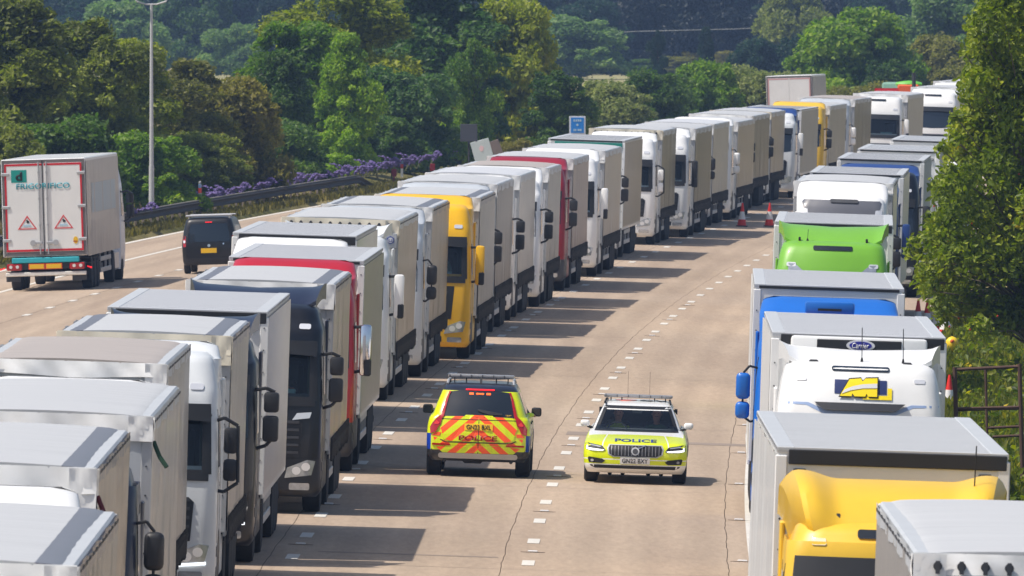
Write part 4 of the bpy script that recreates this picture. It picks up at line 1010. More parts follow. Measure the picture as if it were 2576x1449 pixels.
# second lorry going away, far beyond
loc, rot = RP(742, -13.1), (0, -.03, -math.atan(axis_t(742)))
root = thing('box_lorry', 'white box lorry with thin red outline driving away in the distance', 'lorry', loc, rot)
body = rear_box(root, 9.5, 4.35, 1.2, mat('faded_red_tape', L(210, 160, 160), rough=.5))
for s in (-1, 1):
    link('side_panel', curtain_mesh(9.5, 4.35, 1, CUR_G, amp=.003), body, (s * 1.2, 0 if s > 0 else 9.5, 0), (0, 0, 0 if s > 0 else math.pi))
    for y in (1.8, 8.9): add_wheel(root, s * 1.02, y)
link('chassis', under_mesh(9.5), root, (0, 9.5, 0), (0, 0, math.pi))
mb = MB(); loft(mb, [(.35, 1.1, 9.7, 11.6, .2, 0, .08), (1.0, 1.14, 9.7, 11.6, .2, 0, .1), (2.0, 1.14, 9.7, 11.5, .2, 0, .1), (2.9, 1.05, 9.7, 11.0, .2, 0, .1)]); part('cab', mb, M_WHITE, root)
mb = MB(); mb.box(-1.15, 1.15, -.03, .1, .5, .66, .02); part('bumper_beam', mb, M_CHASSIS, body)
# vehicle with red and lime panels and a tower light far behind the trees of lorries
loc, rot = RP(800, -12.0, -1.15), (0, 0, -math.atan(axis_t(770)))
root = thing('recovery_truck', 'far off vehicle with red and lime green panels showing above the lorry roofs', 'truck', loc, rot)
mb = MB(); mb.box(-1.2, 1.2, 0, 6, .6, 4.2, .05); body = part('truck_body', mb, WALL_W, root)
mb = MB(); mb.box(-1.18, .2, -.05, 0, 4.0, 4.4, .05); part('red_panel', mb, RTAPE, body)
mb = MB(); mb.box(.1, 1.3, -.05, 1, 4.05, 4.6, .08); part('orange_panel', mb, mat('orange_panel', L(222, 92, 24), rough=.5), body)
mb = MB(); mb.sph((.7, .4, 4.62), .8, .4, .2); part('lime_cover', mb, mat('lime_panel', L(104, 184, 62), rough=.5), body)
mb = MB(); mb.box(-1.0, 1.0, 3, 6, 4.2, 4.7, .1); part('load_cover', mb, mat('green_cover', L(120, 160, 140), rough=.6), body)
for s in (-1, 1):
    for y in (.8, 5.0): add_wheel(root, s * 1.0, y)
# ---------------------------------------------------------------- cars
def car_wheel(root, x, y, r=.36, w=.25):
    def mk():
        b = MB(); b.lathe([(-w / 2, r * .66), (-w / 2, r * .9), (-w / 2 + .03, r * .99), (w / 2 - .03, r * .99), (w / 2, r * .9), (w / 2, r * .66)], 'X', 32)
        for k in range(3): b.lathe([(-.06 + .06 * k - .006, r * .985), (-.06 + .06 * k - .006, r * .993), (-.06 + .06 * k + .006, r * .993), (-.06 + .06 * k + .006, r * .985)], 'X', 32)
        return b.mesh('tyre', M_TYRE)
    def mkr():
        b = MB(); b.lathe([(-w / 2, r * .66), (.02, r * .62), (.05, r * .12), (.06, .02)], 'X', 28)
        for k in range(5):
            t = 2 * math.pi * k / 5; b.cyl((.06, .03 * math.cos(t), .03 * math.sin(t)), (w / 2 - .03, r * .62 * math.cos(t), r * .62 * math.sin(t)), .035, 6)
        return b.mesh('rim', M_RIM)
    s = 1 if x > 0 else -1
    o = link('wheel', cached(('cw', r, w), mk), root, (x, y, r), (0, 0, 0 if s > 0 else math.pi)); link('rim', cached(('cr', r, w), mkr), o, (0, 0, 0)); return o
def livery(name, base, fn):
    """flat printed livery: fn builds the mix factor from object coordinates"""
    m, n, l, p = _new(name); p.inputs['Roughness'].default_value = .28; p.inputs['Coat Weight'].default_value = .5; p.inputs['Coat Roughness'].default_value = .05
    tc = n.new('ShaderNodeTexCoord'); sp = n.new('ShaderNodeSeparateXYZ'); l.new(tc.outputs['Object'], sp.inputs[0])
    def math_(op, a, b=None):
        q = n.new('ShaderNodeMath'); q.operation = op
        for i, v in enumerate((a, b)):
            if v is None: continue
            if isinstance(v, (int, float)): q.inputs[i].default_value = v
            else: l.new(v, q.inputs[i])
        return q.outputs[0]
    def mix(f, a, b):
        q = n.new('ShaderNodeMix'); q.data_type = 'RGBA'; l.new(f, q.inputs[0])
        for i, v in ((6, a), (7, b)):
            if isinstance(v, tuple): q.inputs[i].default_value = v
            else: l.new(v, q.inputs[i])
        return q.outputs[2]
    out = fn(sp.outputs[0], sp.outputs[1], sp.outputs[2], math_, mix); l.new(out, p.inputs['Base Color']); return m
FY = L(214, 228, 14); FB = L(22, 62, 168); FW = L(238, 238, 236)
def liv_front(x, y, z, M, mix):
    ax = M('ABSOLUTE', x)
    chk = M('FLOOR', M('MULTIPLY', y, 1.6)); chk2 = M('FLOOR', M('MULTIPLY', z, 3.6)); par = M('MODULO', M('ABSOLUTE', M('ADD', chk, chk2)), 2.0)
    side = mix(M('GREATER_THAN', par, 0.5), FY, FB)
    side = mix(M('GREATER_THAN', z, 1.0), side, FY)
    isside = M('MULTIPLY', M('GREATER_THAN', ax, .86), M('GREATER_THAN', y, 0.75))
    yel = M('MULTIPLY', M('LESS_THAN', y, .78), M('GREATER_THAN', z, .365))
    c = mix(yel, FW, FY)
    for a in (.52, .60):
        pass
    ln = M('LESS_THAN', M('ABSOLUTE', M('SUBTRACT', M('ADD', ax, M('MULTIPLY', y, .10)), .60)), .011)
    c = mix(M('MULTIPLY', ln, M('GREATER_THAN', z, .62)), c, FW)
    ln2 = M('LESS_THAN', M('ABSOLUTE', M('SUBTRACT', z, .455)), .009)
    c = mix(ln2, c, FW)
    return mix(isside, c, side)
def liv_rear(x, y, z, M, mix):
    ax = M('ABSOLUTE', x)
    chk = M('FLOOR', M('MULTIPLY', M('ADD', y, .12), 1.5)); chk2 = M('FLOOR', M('MULTIPLY', M('SUBTRACT', z, .2), 2.5)); par = M('MODULO', M('ABSOLUTE', M('ADD', chk, chk2)), 2.0)
    side = mix(M('GREATER_THAN', par, 0.5), FB, FY)
    side = mix(M('GREATER_THAN', z, 1.0), side, FY)
    c = mix(M('GREATER_THAN', z, 1.60), FY, L(22, 26, 40))
    c = mix(M('MULTIPLY', M('GREATER_THAN', y, .16), M('LESS_THAN', z, 1.6)), c, side)
    c = mix(M('MULTIPLY', M('GREATER_THAN', ax, .885), M('MULTIPLY', M('LESS_THAN', z, .80), M('LESS_THAN', y, .8))), c, FB)
    c = mix(M('LESS_THAN', z, .50), c, L(40, 41, 44))
    return c
M_ORANGE = mat('fluorescent_orange', L(255, 92, 30), rough=.35, coat=.3)
M_YELLOW = mat('fluorescent_yellow', FY, rough=.35, coat=.3)
M_LBAR = mat('light_bar_lens', L(150, 150, 152), rough=.2, coat=.6, noise=.5, scale=9)

def body_bm(low, green, glass_kill=None):
    mb = MB(); loft(mb, low)
    loft(mb, green)
    return mb
def person(label, root_mat, loc, rotz, shirt, arms, head_tilt=0, hair=L(60, 42, 30), trousers=None, legs=None, z0=0.0, bank=0.033, feet_bare=False):
    """seated figure: one continuous skinned body, clothes as colour regions; local -y is the way it faces"""
    V = {}; E = []; 
    pts = [('pelvis', (0, 0, 0), .15), ('waist', (0, .02, .18), .14), ('chest', (0, .04, .38), .165), ('neckb', (0, .03, .52), .07), ('neck', (0, .01, .58), .055), ('head0', (0, -.01, .66), .085), ('head1', (0, -.005, .75), .095), ('head2', (0, .0, .82), .06)]
    ed = [(0, 1), (1, 2), (2, 3), (3, 4), (4, 5), (5, 6), (6, 7)]
    co = [p[1] for p in pts]; rad = [p[2] for p in pts]
    def chain(start, seq):
        prev = start
        for c, r in seq: co.append(c); rad.append(r); ed.append((prev, len(co) - 1)); prev = len(co) - 1
    for s, a in zip((-1, 1), arms):
        chain(2, [((s * .17, .04, .44), .075)] + [((s * q[0] if len(q) == 3 else q[0], q[1], q[2]), r) for q, r in zip(a, (.055, .045, .032, .03))])
    legs = legs or [[(.1, -.1, 0), (.12, -.48, .05), (.12, -.62, -.36), (.12, -.8, -.40)]] * 2
    for s, a in zip((-1, 1), legs):
        chain(0, [((s * q[0], q[1], q[2]), r) for q, r in zip(a, (.095, .07, .05, .04))])
    me = bpy.data.meshes.new('person'); me.from_pydata(co, ed, []); o = bpy.data.objects.new('tmp', me); COL.objects.link(o)
    md = o.modifiers.new('s', 'SKIN'); md.use_smooth_shade = True
    for v, r in zip(me.skin_vertices[0].data, rad): v.radius = (r, r)
    me.skin_vertices[0].data[0].use_root = True
    sb = o.modifiers.new('d', 'SUBSURF'); sb.levels = 2; sb.render_levels = 2
    bpy.context.view_layer.update(); dg = bpy.context.evaluated_depsgraph_get()
    me2 = bpy.data.meshes.new_from_object(o.evaluated_get(dg)); bpy.data.objects.remove(o)
    bm = bmesh.new(); bm.from_mesh(me2)
    for f in bm.faces:
        c = f.calc_center_median()
        k = 0
        if c.z > .53: k = 1
        elif c.z < .08: k = 2
        hands = [a[-1] for a in arms]
        for s, h in zip((-1, 1), hands):
            if (c - Vector((s * h[0], h[1], h[2]))).length < .1: k = 1
        if feet_bare:
            for s, q in zip((-1, 1), legs):
                if (c - Vector((s * q[-1][0], q[-1][1], q[-1][2]))).length < .3: k = 1
        f.material_index = k
    # face: nose, eye hollows, mouth; five fingers on each hand
    b = MB(); b.bm.free(); b.bm = bm
    b.sph((0, -.10, .705), .014, .02, .02, mi=1, sub=1)
    for s in (-1, 1):
        b.sph((s * .033, -.088, .735), .011, .008, .009, mi=3, sub=1); b.sph((s * .09, .0, .72), .012, .022, .03, mi=1, sub=1)
        h = [a[-1] for a in arms][0 if s < 0 else 1]; hv = Vector((s * h[0], h[1], h[2]))
        for q in range(4):
            d = Vector((s * (q - 1.5) * .018, -.05 - .01 * (1.5 - abs(q - 1.5)), 0)); b.cyl(hv + d * .3, hv + d + Vector((0, 0, -.005)), .009, 6, mi=1); b.cyl(hv + d + Vector((0, 0, -.005)), hv + d + Vector((0, -.02, -.03)), .008, 6, mi=1)
        b.cyl(hv + Vector((-s * .02, 0, .01)), hv + Vector((-s * .045, -.03, .02)), .01, 6, mi=1)
        if feet_bare:
            ft = [Vector((s2 * q[-1][0], q[-1][1], q[-1][2])) for s2, q in zip((-1, 1), legs)][0 if s < 0 else 1]
            for q in range(5): b.sph((ft.x + (q - 2) * .02, ft.y - .02, ft.z + .07 - .006 * q), .013, .013, .02, mi=1, sub=1)
    b.box(-.03, .03, -.098, -.092, .672, .68, mi=3)
    hr = mat('hair_brown', hair, rough=.8)
    me3 = b.mesh('person', [shirt, M_SKIN, trousers or M_BLACK, M_INK], recalc=False)
    p = bpy.data.objects.new('person', me3); COL.objects.link(p)
    p.matrix_world = root_mat @ Matrix.Translation(loc) @ Matrix.Rotation(rotz, 4, 'Z')
    b = MB(); b.sph((0, .015, .775), .1, .105, .085); 
    bmesh.ops.delete(b.bm, geom=[v for v in b.bm.verts if v.co.y < -.06 and v.co.z < .80 or v.co.z < .72], context='VERTS'); part('hair', b, hr, p, recalc=False)
    return tag(p, label, 'person')
def mat_of(loc, rot):
    from mathutils import Euler
    return Matrix.Translation(loc) @ Euler(rot).to_matrix().to_4x4()

# ----- police estate car coming towards the camera
def ground_at(x, y):
    z = 0.0
    for _ in range(5):
        p = at(x, y, z); u = u_of(p.x, p.y); z = zg(u)
    return Vector((p.x, p.y, z)), u
loc, u = ground_at(1592, 1203); rotE = (0, .033, -math.atan(axis_t(loc.y)))
loc = loc - Vector((0, 3.3, 0))
CARS = []
est = thing('police_estate_car', 'white and fluorescent yellow police estate car driving towards the camera', 'police car', loc, rotE)
est.scale = (1.025, 1, 1); ME = mat_of(loc, rotE)
hwE = .92
low = [(.20, .86, .12, 4.85, .24, .10, .05), (.27, .90, .02, 4.92, .24, .12, .06), (.36, .925, .0, 4.94, .24, .14, .06), (.50, .94, .0, 4.94, .24, .15, .06), (.62, .94, .02, 4.93, .24, .15, .06), (.70, .935, .07, 4.92, .24, .15, .06), (.76, .925, .17, 4.90, .24, .16, .06), (.81, .91, .38, 4.88, .3, .17, .06), (.87, .89, .75, 4.86, .28, .15, .06), (.93, .86, 1.15, 4.85, .26, .12, .06), (.97, .82, 1.35, 4.83, .26, .10, .06)]
green = [(.90, .84, 1.25, 4.82, .25, .10, .05), (.97, .80, 1.38, 4.78, .24, .10, .05), (1.10, .75, 1.58, 4.68, .22, .10, .05), (1.25, .69, 1.83, 4.55, .20, .09, .05), (1.36, .635, 2.05, 4.42, .2, .08, .05), (1.42, .60, 2.25, 4.3, .22, .07, .05), (1.455, .54, 2.55, 4.1, .26, .06, .05), (1.47, .40, 2.9, 3.9, .25, .03, .02)]
mb = body_bm(low, green); bvE = bvh_of(mb)
wsE = [(-.76, .955), (0, .945), (.76, .955), (.70, 1.15), (.60, 1.37), (.3, 1.385), (-.3, 1.385), (-.60, 1.37), (-.70, 1.15)]
kill = [f for f in mb.bm.faces if f.calc_center_median().y < 2.6 and .965 < f.calc_center_median().z < 1.325 and abs(f.calc_center_median().x) < .70 - .22 * (f.calc_center_median().z - .96) and f.calc_center_median().y > 1.2 and abs(f.normal.x) < .75]
kill += [f for f in mb.bm.faces if f.calc_center_median().z > .965 and 1.0 < f.calc_center_median().y < 4 and abs(f.calc_center_median().x) < .60 and f.calc_center_median().z < 1.0 and abs(f.normal.z) > .7]
bmesh.ops.delete(mb.bm, geom=list(set(kill)), context='FACES')
LIVE = livery('police_livery_front', FW, liv_front)
bd = part('body', mb, LIVE, est)
DE = lambda nm, ol, m, **k: decal(nm, ol, bvE, m, bd, **k)
DE('windscreen', wsE, glass_mat(), off=.004, depth=.01)
DE('screen_border', [[(-.77, .94), (.77, .94), (.75, .985), (-.75, .985)], [(-.61, 1.345), (.61, 1.345), (.58, 1.395), (-.58, 1.395)], [(.77, .94), (.705, .94), (.545, 1.385), (.605, 1.385)], [(-.77, .94), (-.705, .94), (-.545, 1.385), (-.605, 1.385)]], M_INK, off=.014, step=.06)
for dr in ('right', 'left'):
    DE('side_window', [(1.75, 1.0), (4.3, 1.02), (4.1, 1.34), (2.25, 1.36)], M_GLASS, dr=dr, off=.006)
    DE('wheel_arch', [[(yc + .40 * math.cos(R(a)), .36 + .40 * math.sin(R(a))) for a in range(-20, 201, 15)] for yc in (.95, 3.85)], M_INK, dr=dr, off=.004)
    DE('door_seam', [[(a, .3), (a + .012, .3), (a + .012, 1.0), (a, 1.0)] for a in (1.5, 2.6, 3.6)], M_INK, dr=dr, off=.003)
gr = [(-.46, .72), (.46, .72), (.49, .66), (.47, .56), (.38, .515), (-.38, .515), (-.47, .56), (-.49, .66)]
DE('grille_frame', [[(x * 1.05, .62 + (z - .62) * 1.14) for x, z in gr]], M_ALU, off=.012, step=.08)
DE('grille', [gr], M_INK, off=.018, step=.08)
DE('grille_bar', [[(x - .005, .53), (x + .005, .53), (x + .005, .71), (x - .005, .71)] for x in [-.43 + .0615 * k for k in range(15)]], mat('dark_chrome', L(150, 150, 152), rough=.35, metal=.5), off=.03, step=.05)
DE('grille_badge', [ell(0, .615, .075, .075, 20)], M_ALU, off=.045); DE('grille_badge_centre', [ell(0, .615, .05, .05, 16)], M_DARKGREY, off=.05)
DE('badge_diagonal', [[(.06, .66), (.2, .725), (.19, .735), (.05, .675)]], M_CHROME, off=.045)
hl = [(.54, .62), (.60, .70), (.86, .745), (.91, .735), (.90, .63), (.80, .605), (.60, .60)]
DE('headlight', [hl, mirx(hl)], M_INK, off=.012, step=.08)
hb = [(.56, .625), (.86, .655), (.87, .70), (.885, .70), (.89, .63), (.80, .61), (.60, .605)]
DE('running_lamp', [hb, mirx(hb)], M_DRL, off=.022, step=.08)
hc = [(.62, .69), (.82, .725), (.82, .70), (.64, .672)]; DE('headlight_lens', [hc, mirx(hc)], M_LAMP, off=.02)
fg = [(.54, .42), (.60, .46), (.84, .49), (.86, .47), (.84, .385), (.60, .375)]; DE('fog_lamp_recess', [fg, mirx(fg)], M_INK, off=.010)
fl = ell(.78, .425, .03, .025, 10); DE('fog_lamp', [fl, mirx(fl)], M_LAMP, off=.02)
DE('lower_intake', [[(-.80, .32), (-.72, .285), (.72, .285), (.80, .32), (.82, .345), (-.82, .345)]], M_INK, off=.008)
DE('number_plate', rrect(-.27, .27, .375, .495, .012), M_PLATE_W, off=.03)
text('plate_text', 'GN22 BXY', 0, .435, .47, .085, bd, M_INK, bvh=bvE, off=.04, bold=.008)
text('bonnet_lettering', 'POLICE', .0, .805, .76, .05, bd, mat('police_blue_print', L(22, 58, 140), rough=.4), bvh=bvE, off=.022, bold=.03)
for s in (-1, 1):
    mb = MB(); mb.box(min(s * .86, s * 1.03), max(s * .86, s * 1.03), 1.52, 1.66, 1.0, 1.12, .045, seg=3); m_ = part('mirror', mb, M_WHITE, bd)
    mb = MB(); mb.tube([(s * .80, 1.6, .97), (s * .9, 1.58, 1.01)], .025); part('mirror_arm', mb, M_INK, m_)
    mb = MB(); mb.tube([(s * .60, 2.2, 1.44), (s * .58, 3.0, 1.49), (s * .57, 4.1, 1.46)], .02); part('roof_rail', mb, M_INK, bd)
mb = MB(); mb.box(-.63, .63, 2.75, 3.02, 1.525, 1.585, .025, seg=2); lb = part('light_bar', mb, M_LBAR, bd)
mb = MB()
for k in range(6): mb.box(-.6 + .205 * k, -.6 + .205 * k + .012, 2.735, 2.76, 1.53, 1.58)
part('light_bar_divider', mb, M_DARKGREY, lb)
mb = MB()
for x in (-.5, -.3, .3, .5): mb.cyl((x, 2.9, 1.45), (x, 2.9, 1.54), .012, 6)
part('light_bar_foot', mb, M_INK, lb)
for x in (-.2, .2):
    mb = MB(); mb.cyl((x, 3.6, 1.45), (x, 3.6, 2.0), .0025, 5); part('aerial', mb, M_INK, bd)
decal('roof_marking', [ell(-.22, 3.0, .2, .28, 20)], bvE, M_ORANGE, bd, dr='top', off=.006)
for ch, x in (('S', .2), ('V', .52)):
    bm = text_bm(ch, .26, .62, .03)
    for v in bm.verts: v.co = Vector((x * .8 + v.co.x, 3.0 + v.co.z, 0))
    project(bm, bvE, 'top', .008, 0, False); me = bpy.data.meshes.new('roof_letter'); bm.to_mesh(me); bm.free(); me.materials.append(M_INK); link('roof_letter', me, bd)
for s in (-1, 1):
    car_wheel(est, s * .80, .95); car_wheel(est, s * .80, 3.85)
# cabin
mb = MB(); mb.box(-.72, .72, 1.3, 1.75, .80, .945, .04, seg=2); mb.box(-.72, .72, 4.0, 4.1, .4, 1.3); mb.box(-.72, .72, 1.4, 4.2, .3, .36); mb.box(-.74, -.70, 1.5, 4.1, .36, .98); mb.box(.70, .74, 1.5, 4.1, .36, .98)
part('cabin_lining', mb, mat('cabin_cloth', L(34, 36, 40), rough=.9), est)
for s in (-1, 1):
    mb = MB(); mb.box(s * .36 - .23, s * .36 + .23, 2.35, 2.85, .36, .6, .06); mb.box(s * .36 - .23, s * .36 + .23, 2.78, 2.95, .55, 1.1, .06); mb.box(s * .36 - .12, s * .36 + .12, 2.8, 2.92, 1.1, 1.3, .05); part('seat', mb, M_BLACK, est)
mb = MB()
for k in range(20):
    a0, a1 = 2 * math.pi * k / 20, 2 * math.pi * (k + 1) / 20
    mb.cyl((-.36 + .18 * math.cos(a0), 1.9 + .05 * math.sin(a0), .92 + .17 * math.sin(a0)), (-.36 + .18 * math.cos(a1), 1.9 + .05 * math.sin(a1), .92 + .17 * math.sin(a1)), .014, 6)
mb.box(-.42, -.30, 1.88, 1.92, .88, .96); part('steering_wheel', mb, M_INK, est)
mb = MB(); mb.box(-.1, .1, 1.98, 2.05, 1.26, 1.34, .02); part('rear_view_mirror', mb, M_INK, est)
M_JKT = mat('dark_green_jacket', L(40, 92, 50), rough=.8)
person('police driver in hi-vis yellow jacket behind the wheel of the estate car', ME, (-.36, 2.55, .62 - .1), 0, M_HIVIS, [[(.24, -.05, .30), (.27, -.30, .22), (.17, -.56, .36)], [(.24, -.05, .30), (.27, -.30, .22), (.17, -.56, .36)]])
person('police passenger in dark green jacket in the front seat of the estate car', ME, (.36, 2.55, .62 - .1), 0, M_JKT, [[(.24, -.05, .26), (.22, -.30, .18), (.06, -.42, .36)], [(.24, -.05, .26), (.24, -.28, .16), (.08, -.42, .22)]])

# ----- police off-roader driving away
loc, u = ground_at(1203, 1197); rotE = (0, .033, -math.atan(axis_t(loc.y))); loc = loc - Vector((0, .95, 0))
loc.x -= .02
suv = thing('police_patrol_car', 'tall yellow and blue police patrol car driving away, orange chevrons across its tailgate', 'police car', loc, rotE)
MS = mat_of(loc, rotE)
low = [(.30, .86, .10, 4.85, .17, .04, .08), (.38, .92, .03, 4.92, .17, .07, .1), (.48, .955, .0, 4.95, .17, .09, .12), (.62, .965, .0, 4.95, .17, .10, .13), (.80, .965, .02, 4.94, .17, .10, .13), (.96, .955, .06, 4.9, .17, .10, .13), (1.08, .93, .10, 4.3, .16, .10, .1), (1.14, .90, .12, 3.75, .24, .10, .1)]
green = [(1.04, .90, .10, 3.9, .24, .10, .1), (1.16, .865, .14, 3.6, .24, .10, .1), (1.35, .80, .25, 3.3, .22, .10, .1), (1.52, .735, .38, 3.05, .2, .09, .1), (1.62, .695, .46, 2.85, .2, .08, .1), (1.69, .655, .6, 2.7, .22, .07, .1), (1.73, .60, .85, 2.5, .26, .05, .1), (1.75, .45, 1.2, 2.3, .25, .03, .05)]
mb = body_bm(low, green); bvS = bvh_of(mb)
for f in mb.bm.faces: pass
bd = part('body', mb, livery('police_livery_rear', FY, liv_rear), suv)
DS = lambda nm, ol, m, **k: decal(nm, ol, bvS, m, bd, **k)
DS('rear_window', [(-.66, 1.12), (.66, 1.12), (.62, 1.35), (.545, 1.585), (.3, 1.61), (-.3, 1.61), (-.545, 1.585), (-.62, 1.35)], M_GLASS, off=.006)
DS('brake_lamp', rrect(-.27, .27, 1.615, 1.64, .008), M_REDLED, off=.02)
tl = [(.90, .80), (.80, .83), (.76, .92), (.71, .99), (.69, 1.08), (.655, 1.14), (.58, 1.5), (.54, 1.585), (.575, 1.59), (.625, 1.47), (.71, 1.16), (.80, 1.08), (.865, 1.0), (.91, .92)]
DS('tail_lamp', [tl, mirx(tl)], M_REDLAMP, off=.032, step=.06)
tl2 = [(.735, 1.0), (.79, 1.05), (.83, 1.0), (.83, .97), (.76, .975)]; DS('tail_lamp_lens', [tl2, mirx(tl2)], mat('pink_lens', L(226, 60, 60), rough=.2), off=.04)
def chevrons(name, outline, off, period=.33, slope=1.15, phase=-.0275):
    """orange stripes rising to the middle, printed on a yellow panel"""
    bm = bmesh.new(); bm.faces.new([bm.verts.new(Vector((x, 0, z))) for x, z in outline])
    zc = .4; 
    def cut(co, no): bmesh.ops.bisect_plane(bm, geom=bm.verts[:] + bm.edges[:] + bm.faces[:], plane_co=co, plane_no=no)
    cut(Vector((0, 0, 0)), Vector((1, 0, 0)))
    n = Vector((1, 0, slope)).normalized()
    for s in (-1, 1):
        for k in range(-2, 12):
            c = Vector((s * (phase + k * period / 2), 0, zc)); 
            half = [f for f in bm.faces if f.calc_center_median().x * s > 0]
            gs = set(half); ge = {e for f in half for e in f.edges}; gv = {v for f in half for v in f.verts}
            bmesh.ops.bisect_plane(bm, geom=list(gv) + list(ge) + list(gs), plane_co=c, plane_no=Vector((s, 0, slope)).normalized())
    for x in (-.7, -.5, -.3, -.15, .15, .3, .5, .7): cut(Vector((x, 0, 0)), Vector((1, 0, 0)))
    for f in bm.faces:
        c = f.calc_center_median(); q = abs(c.x) + slope * (c.z - zc) - phase
        f.material_index = int(math.floor(q / (period / 2))) % 2
    project(bm, bvS, 'front', off, .012)
    bmesh.ops.recalc_face_normals(bm, faces=bm.faces[:])
    for f in bm.faces:
        if f.normal.y > .3: f.normal_flip()
    me = bpy.data.meshes.new(name); bm.to_mesh(me); bm.free(); me.materials.append(M_YELLOW); me.materials.append(M_ORANGE); return link(name, me, bd)
chevrons('tailgate_panel', [(-.52, .67), (.52, .67), (.66, .71), (.69, .86), (.73, .92), (.69, 1.05), (.64, 1.07), (-.64, 1.07), (-.69, 1.05), (-.73, .92), (-.69, .86), (-.66, .71)], .012)
chevrons('tailgate_panel', [(-.66, 1.078), (.66, 1.078), (.63, 1.125), (.27, 1.135), (.25, 1.16), (-.25, 1.16), (-.27, 1.135), (-.63, 1.125)], .012)
chevrons('bumper_panel', [(-.80, .60), (.80, .60), (.84, .74), (.72, .71), (.56, .652), (-.56, .652), (-.72, .71), (-.84, .74)], .010)
chevrons('bumper_panel', [(-.66, .45), (.66, .45), (.78, .55), (.50, .59), (-.50, .59), (-.78, .55)], .012)
for s in (-1, 1):
    o = [(s * a, b) for a, b in ((.72, .76), (.86, .76), (.86, .80), (.80, .825), (.70, .825))]; chevrons('bumper_panel', o if s > 0 else o[::-1], .009)
DS('seam', [[(-.60, .655), (.60, .655), (.70, .70), (.72, .69), (.62, .64), (-.62, .64), (-.72, .69), (-.70, .70)], [(-.7, 1.068), (.7, 1.068), (.7, 1.082), (-.7, 1.082)], [(-.006, .45), (.006, .45), (.006, 1.15), (-.006, 1.15)]], M_INK, off=.014)
rf_ = rrect(.52, .86, .585, .62, .012); DS('rear_reflector', [rf_, mirx(rf_)], M_REDLAMP, off=.02)
DS('bumper_trim', [[(-.80, .43), (.80, .43), (.90, .55), (.95, .60), (.95, .40), (.7, .33), (-.7, .33), (-.95, .40), (-.95, .60), (-.90, .55)]], M_BLACK, off=.006)
DS('skid_plate', rrect(-.74, .74, .345, .445, .045), M_ALU, off=.035, depth=.04)
DS('number_plate', rrect(-.265, .265, .88, 1.0, .012), M_PLATE_Y, off=.025)
text('plate_text', 'GN22 BXL', 0, .94, .46, .085, bd, M_INK, bvh=bvS, off=.036, bold=.008)
text('tailgate_lettering', 'POLICE', -.005, .735, .72, .095, bd, mat('red_lettering', L(150, 4, 10), rough=.4), bvh=bvS, off=.034, bold=.035)
text('window_code', 'TB47', .545, 1.165, .11, .03, bd, M_PLATE_Y, bvh=bvS, off=.014)
DS('rear_wiper', [[(-.02, 1.24), (-.03, 1.27), (.0, 1.27), (.42, 1.20), (.44, 1.17), (.2, 1.175), (.05, 1.215)]], M_BLACK, off=.03)
DS('matrix_sign', [rrect(-.2, -.12, 1.535, 1.57, .004), rrect(.12, .2, 1.535, 1.57, .004), [(-.08, 1.552), (-.05, 1.575), (-.05, 1.565), (.05, 1.565), (.05, 1.575), (.08, 1.552), (.05, 1.53), (.05, 1.54), (-.05, 1.54), (-.05, 1.53)]], M_AMBER, off=.012)
for dr in ('right', 'left'):
    DS('side_window', [(.8, 1.16), (2.9, 1.14), (2.5, 1.55), (1.0, 1.58)], M_GLASS, dr=dr, off=.006)
    DS('wheel_arch', [[(yc + .44 * math.cos(R(a)), .38 + .44 * math.sin(R(a))) for a in range(-20, 201, 15)] for yc in (.95, 3.93)], M_INK, dr=dr, off=.004)
    DS('door_seam', [[(a, .45), (a + .012, .45), (a + .012, 1.1), (a, 1.1)] for a in (1.45, 2.5, 3.4)], M_INK, dr=dr, off=.003)
    DS('door_handle', [[(a, .98), (a + .2, .98), (a + .2, 1.01), (a, 1.01)] for a in (1.55, 2.6)], M_INK, dr=dr, off=.02)
for s in (-1, 1):
    mb = MB(); mb.box(min(s * .93, s * 1.12), max(s * .93, s * 1.12), 3.0, 3.12, 1.08, 1.25, .045, seg=3); m_ = part('mirror', mb, M_INK, bd)
    mb = MB(); mb.box(min(s * .95, s * 1.10), max(s * .95, s * 1.10), 2.985, 3.0, 1.10, 1.23, .004); part('mirror_glass', mb, M_GLASS, m_)
    mb = MB(); mb.tube([(s * .86, 3.05, 1.08), (s * .96, 3.05, 1.12)], .03); part('mirror_arm', mb, M_INK, m_)
    mb = MB(); mb.tube([(s * .62, .75, 1.71), (s * .61, 1.0, 1.78), (s * .6, 2.3, 1.78), (s * .62, 2.6, 1.72)], .025); part('roof_rail', mb, M_ALU, bd)
    car_wheel(suv, s * .83, .95, .39, .27); car_wheel(suv, s * .83, 3.93, .39, .27)
mb = MB(); mb.box(-.62, .62, 1.1, 1.4, 1.82, 1.89, .025, seg=2); lb = part('light_bar', mb, M_LBAR, bd)
mb = MB()
for k in range(6): mb.box(-.6 + .205 * k, -.6 + .205 * k + .012, 1.085, 1.11, 1.825, 1.885)
part('light_bar_divider', mb, M_DARKGREY, lb)
mb = MB()
for x in (-.5, -.28, .28, .5): mb.cyl((x, 1.25, 1.72), (x, 1.25, 1.86), .012, 6)
part('light_bar_foot', mb, M_INK, lb)
mb = MB(); mb.prism([(.9, 1.73), (1.1, 1.75), (1.0, 1.84)], 'X', -.02, .02); part('aerial_fin', mb, M_INK, bd)
mb = MB(); mb.box(-.6, .6, .5, 3.8, .28, .42, .03); mb.box(-.3, .1, .2, .8, .25, .4, .05); mb.cyl((.62, .05, .3), (.62, .5, .3), .035, 10); mb.cyl((-.62, .05, .3), (-.62, .5, .3), .035, 10); part('underbody', mb, M_CHASSIS, suv)
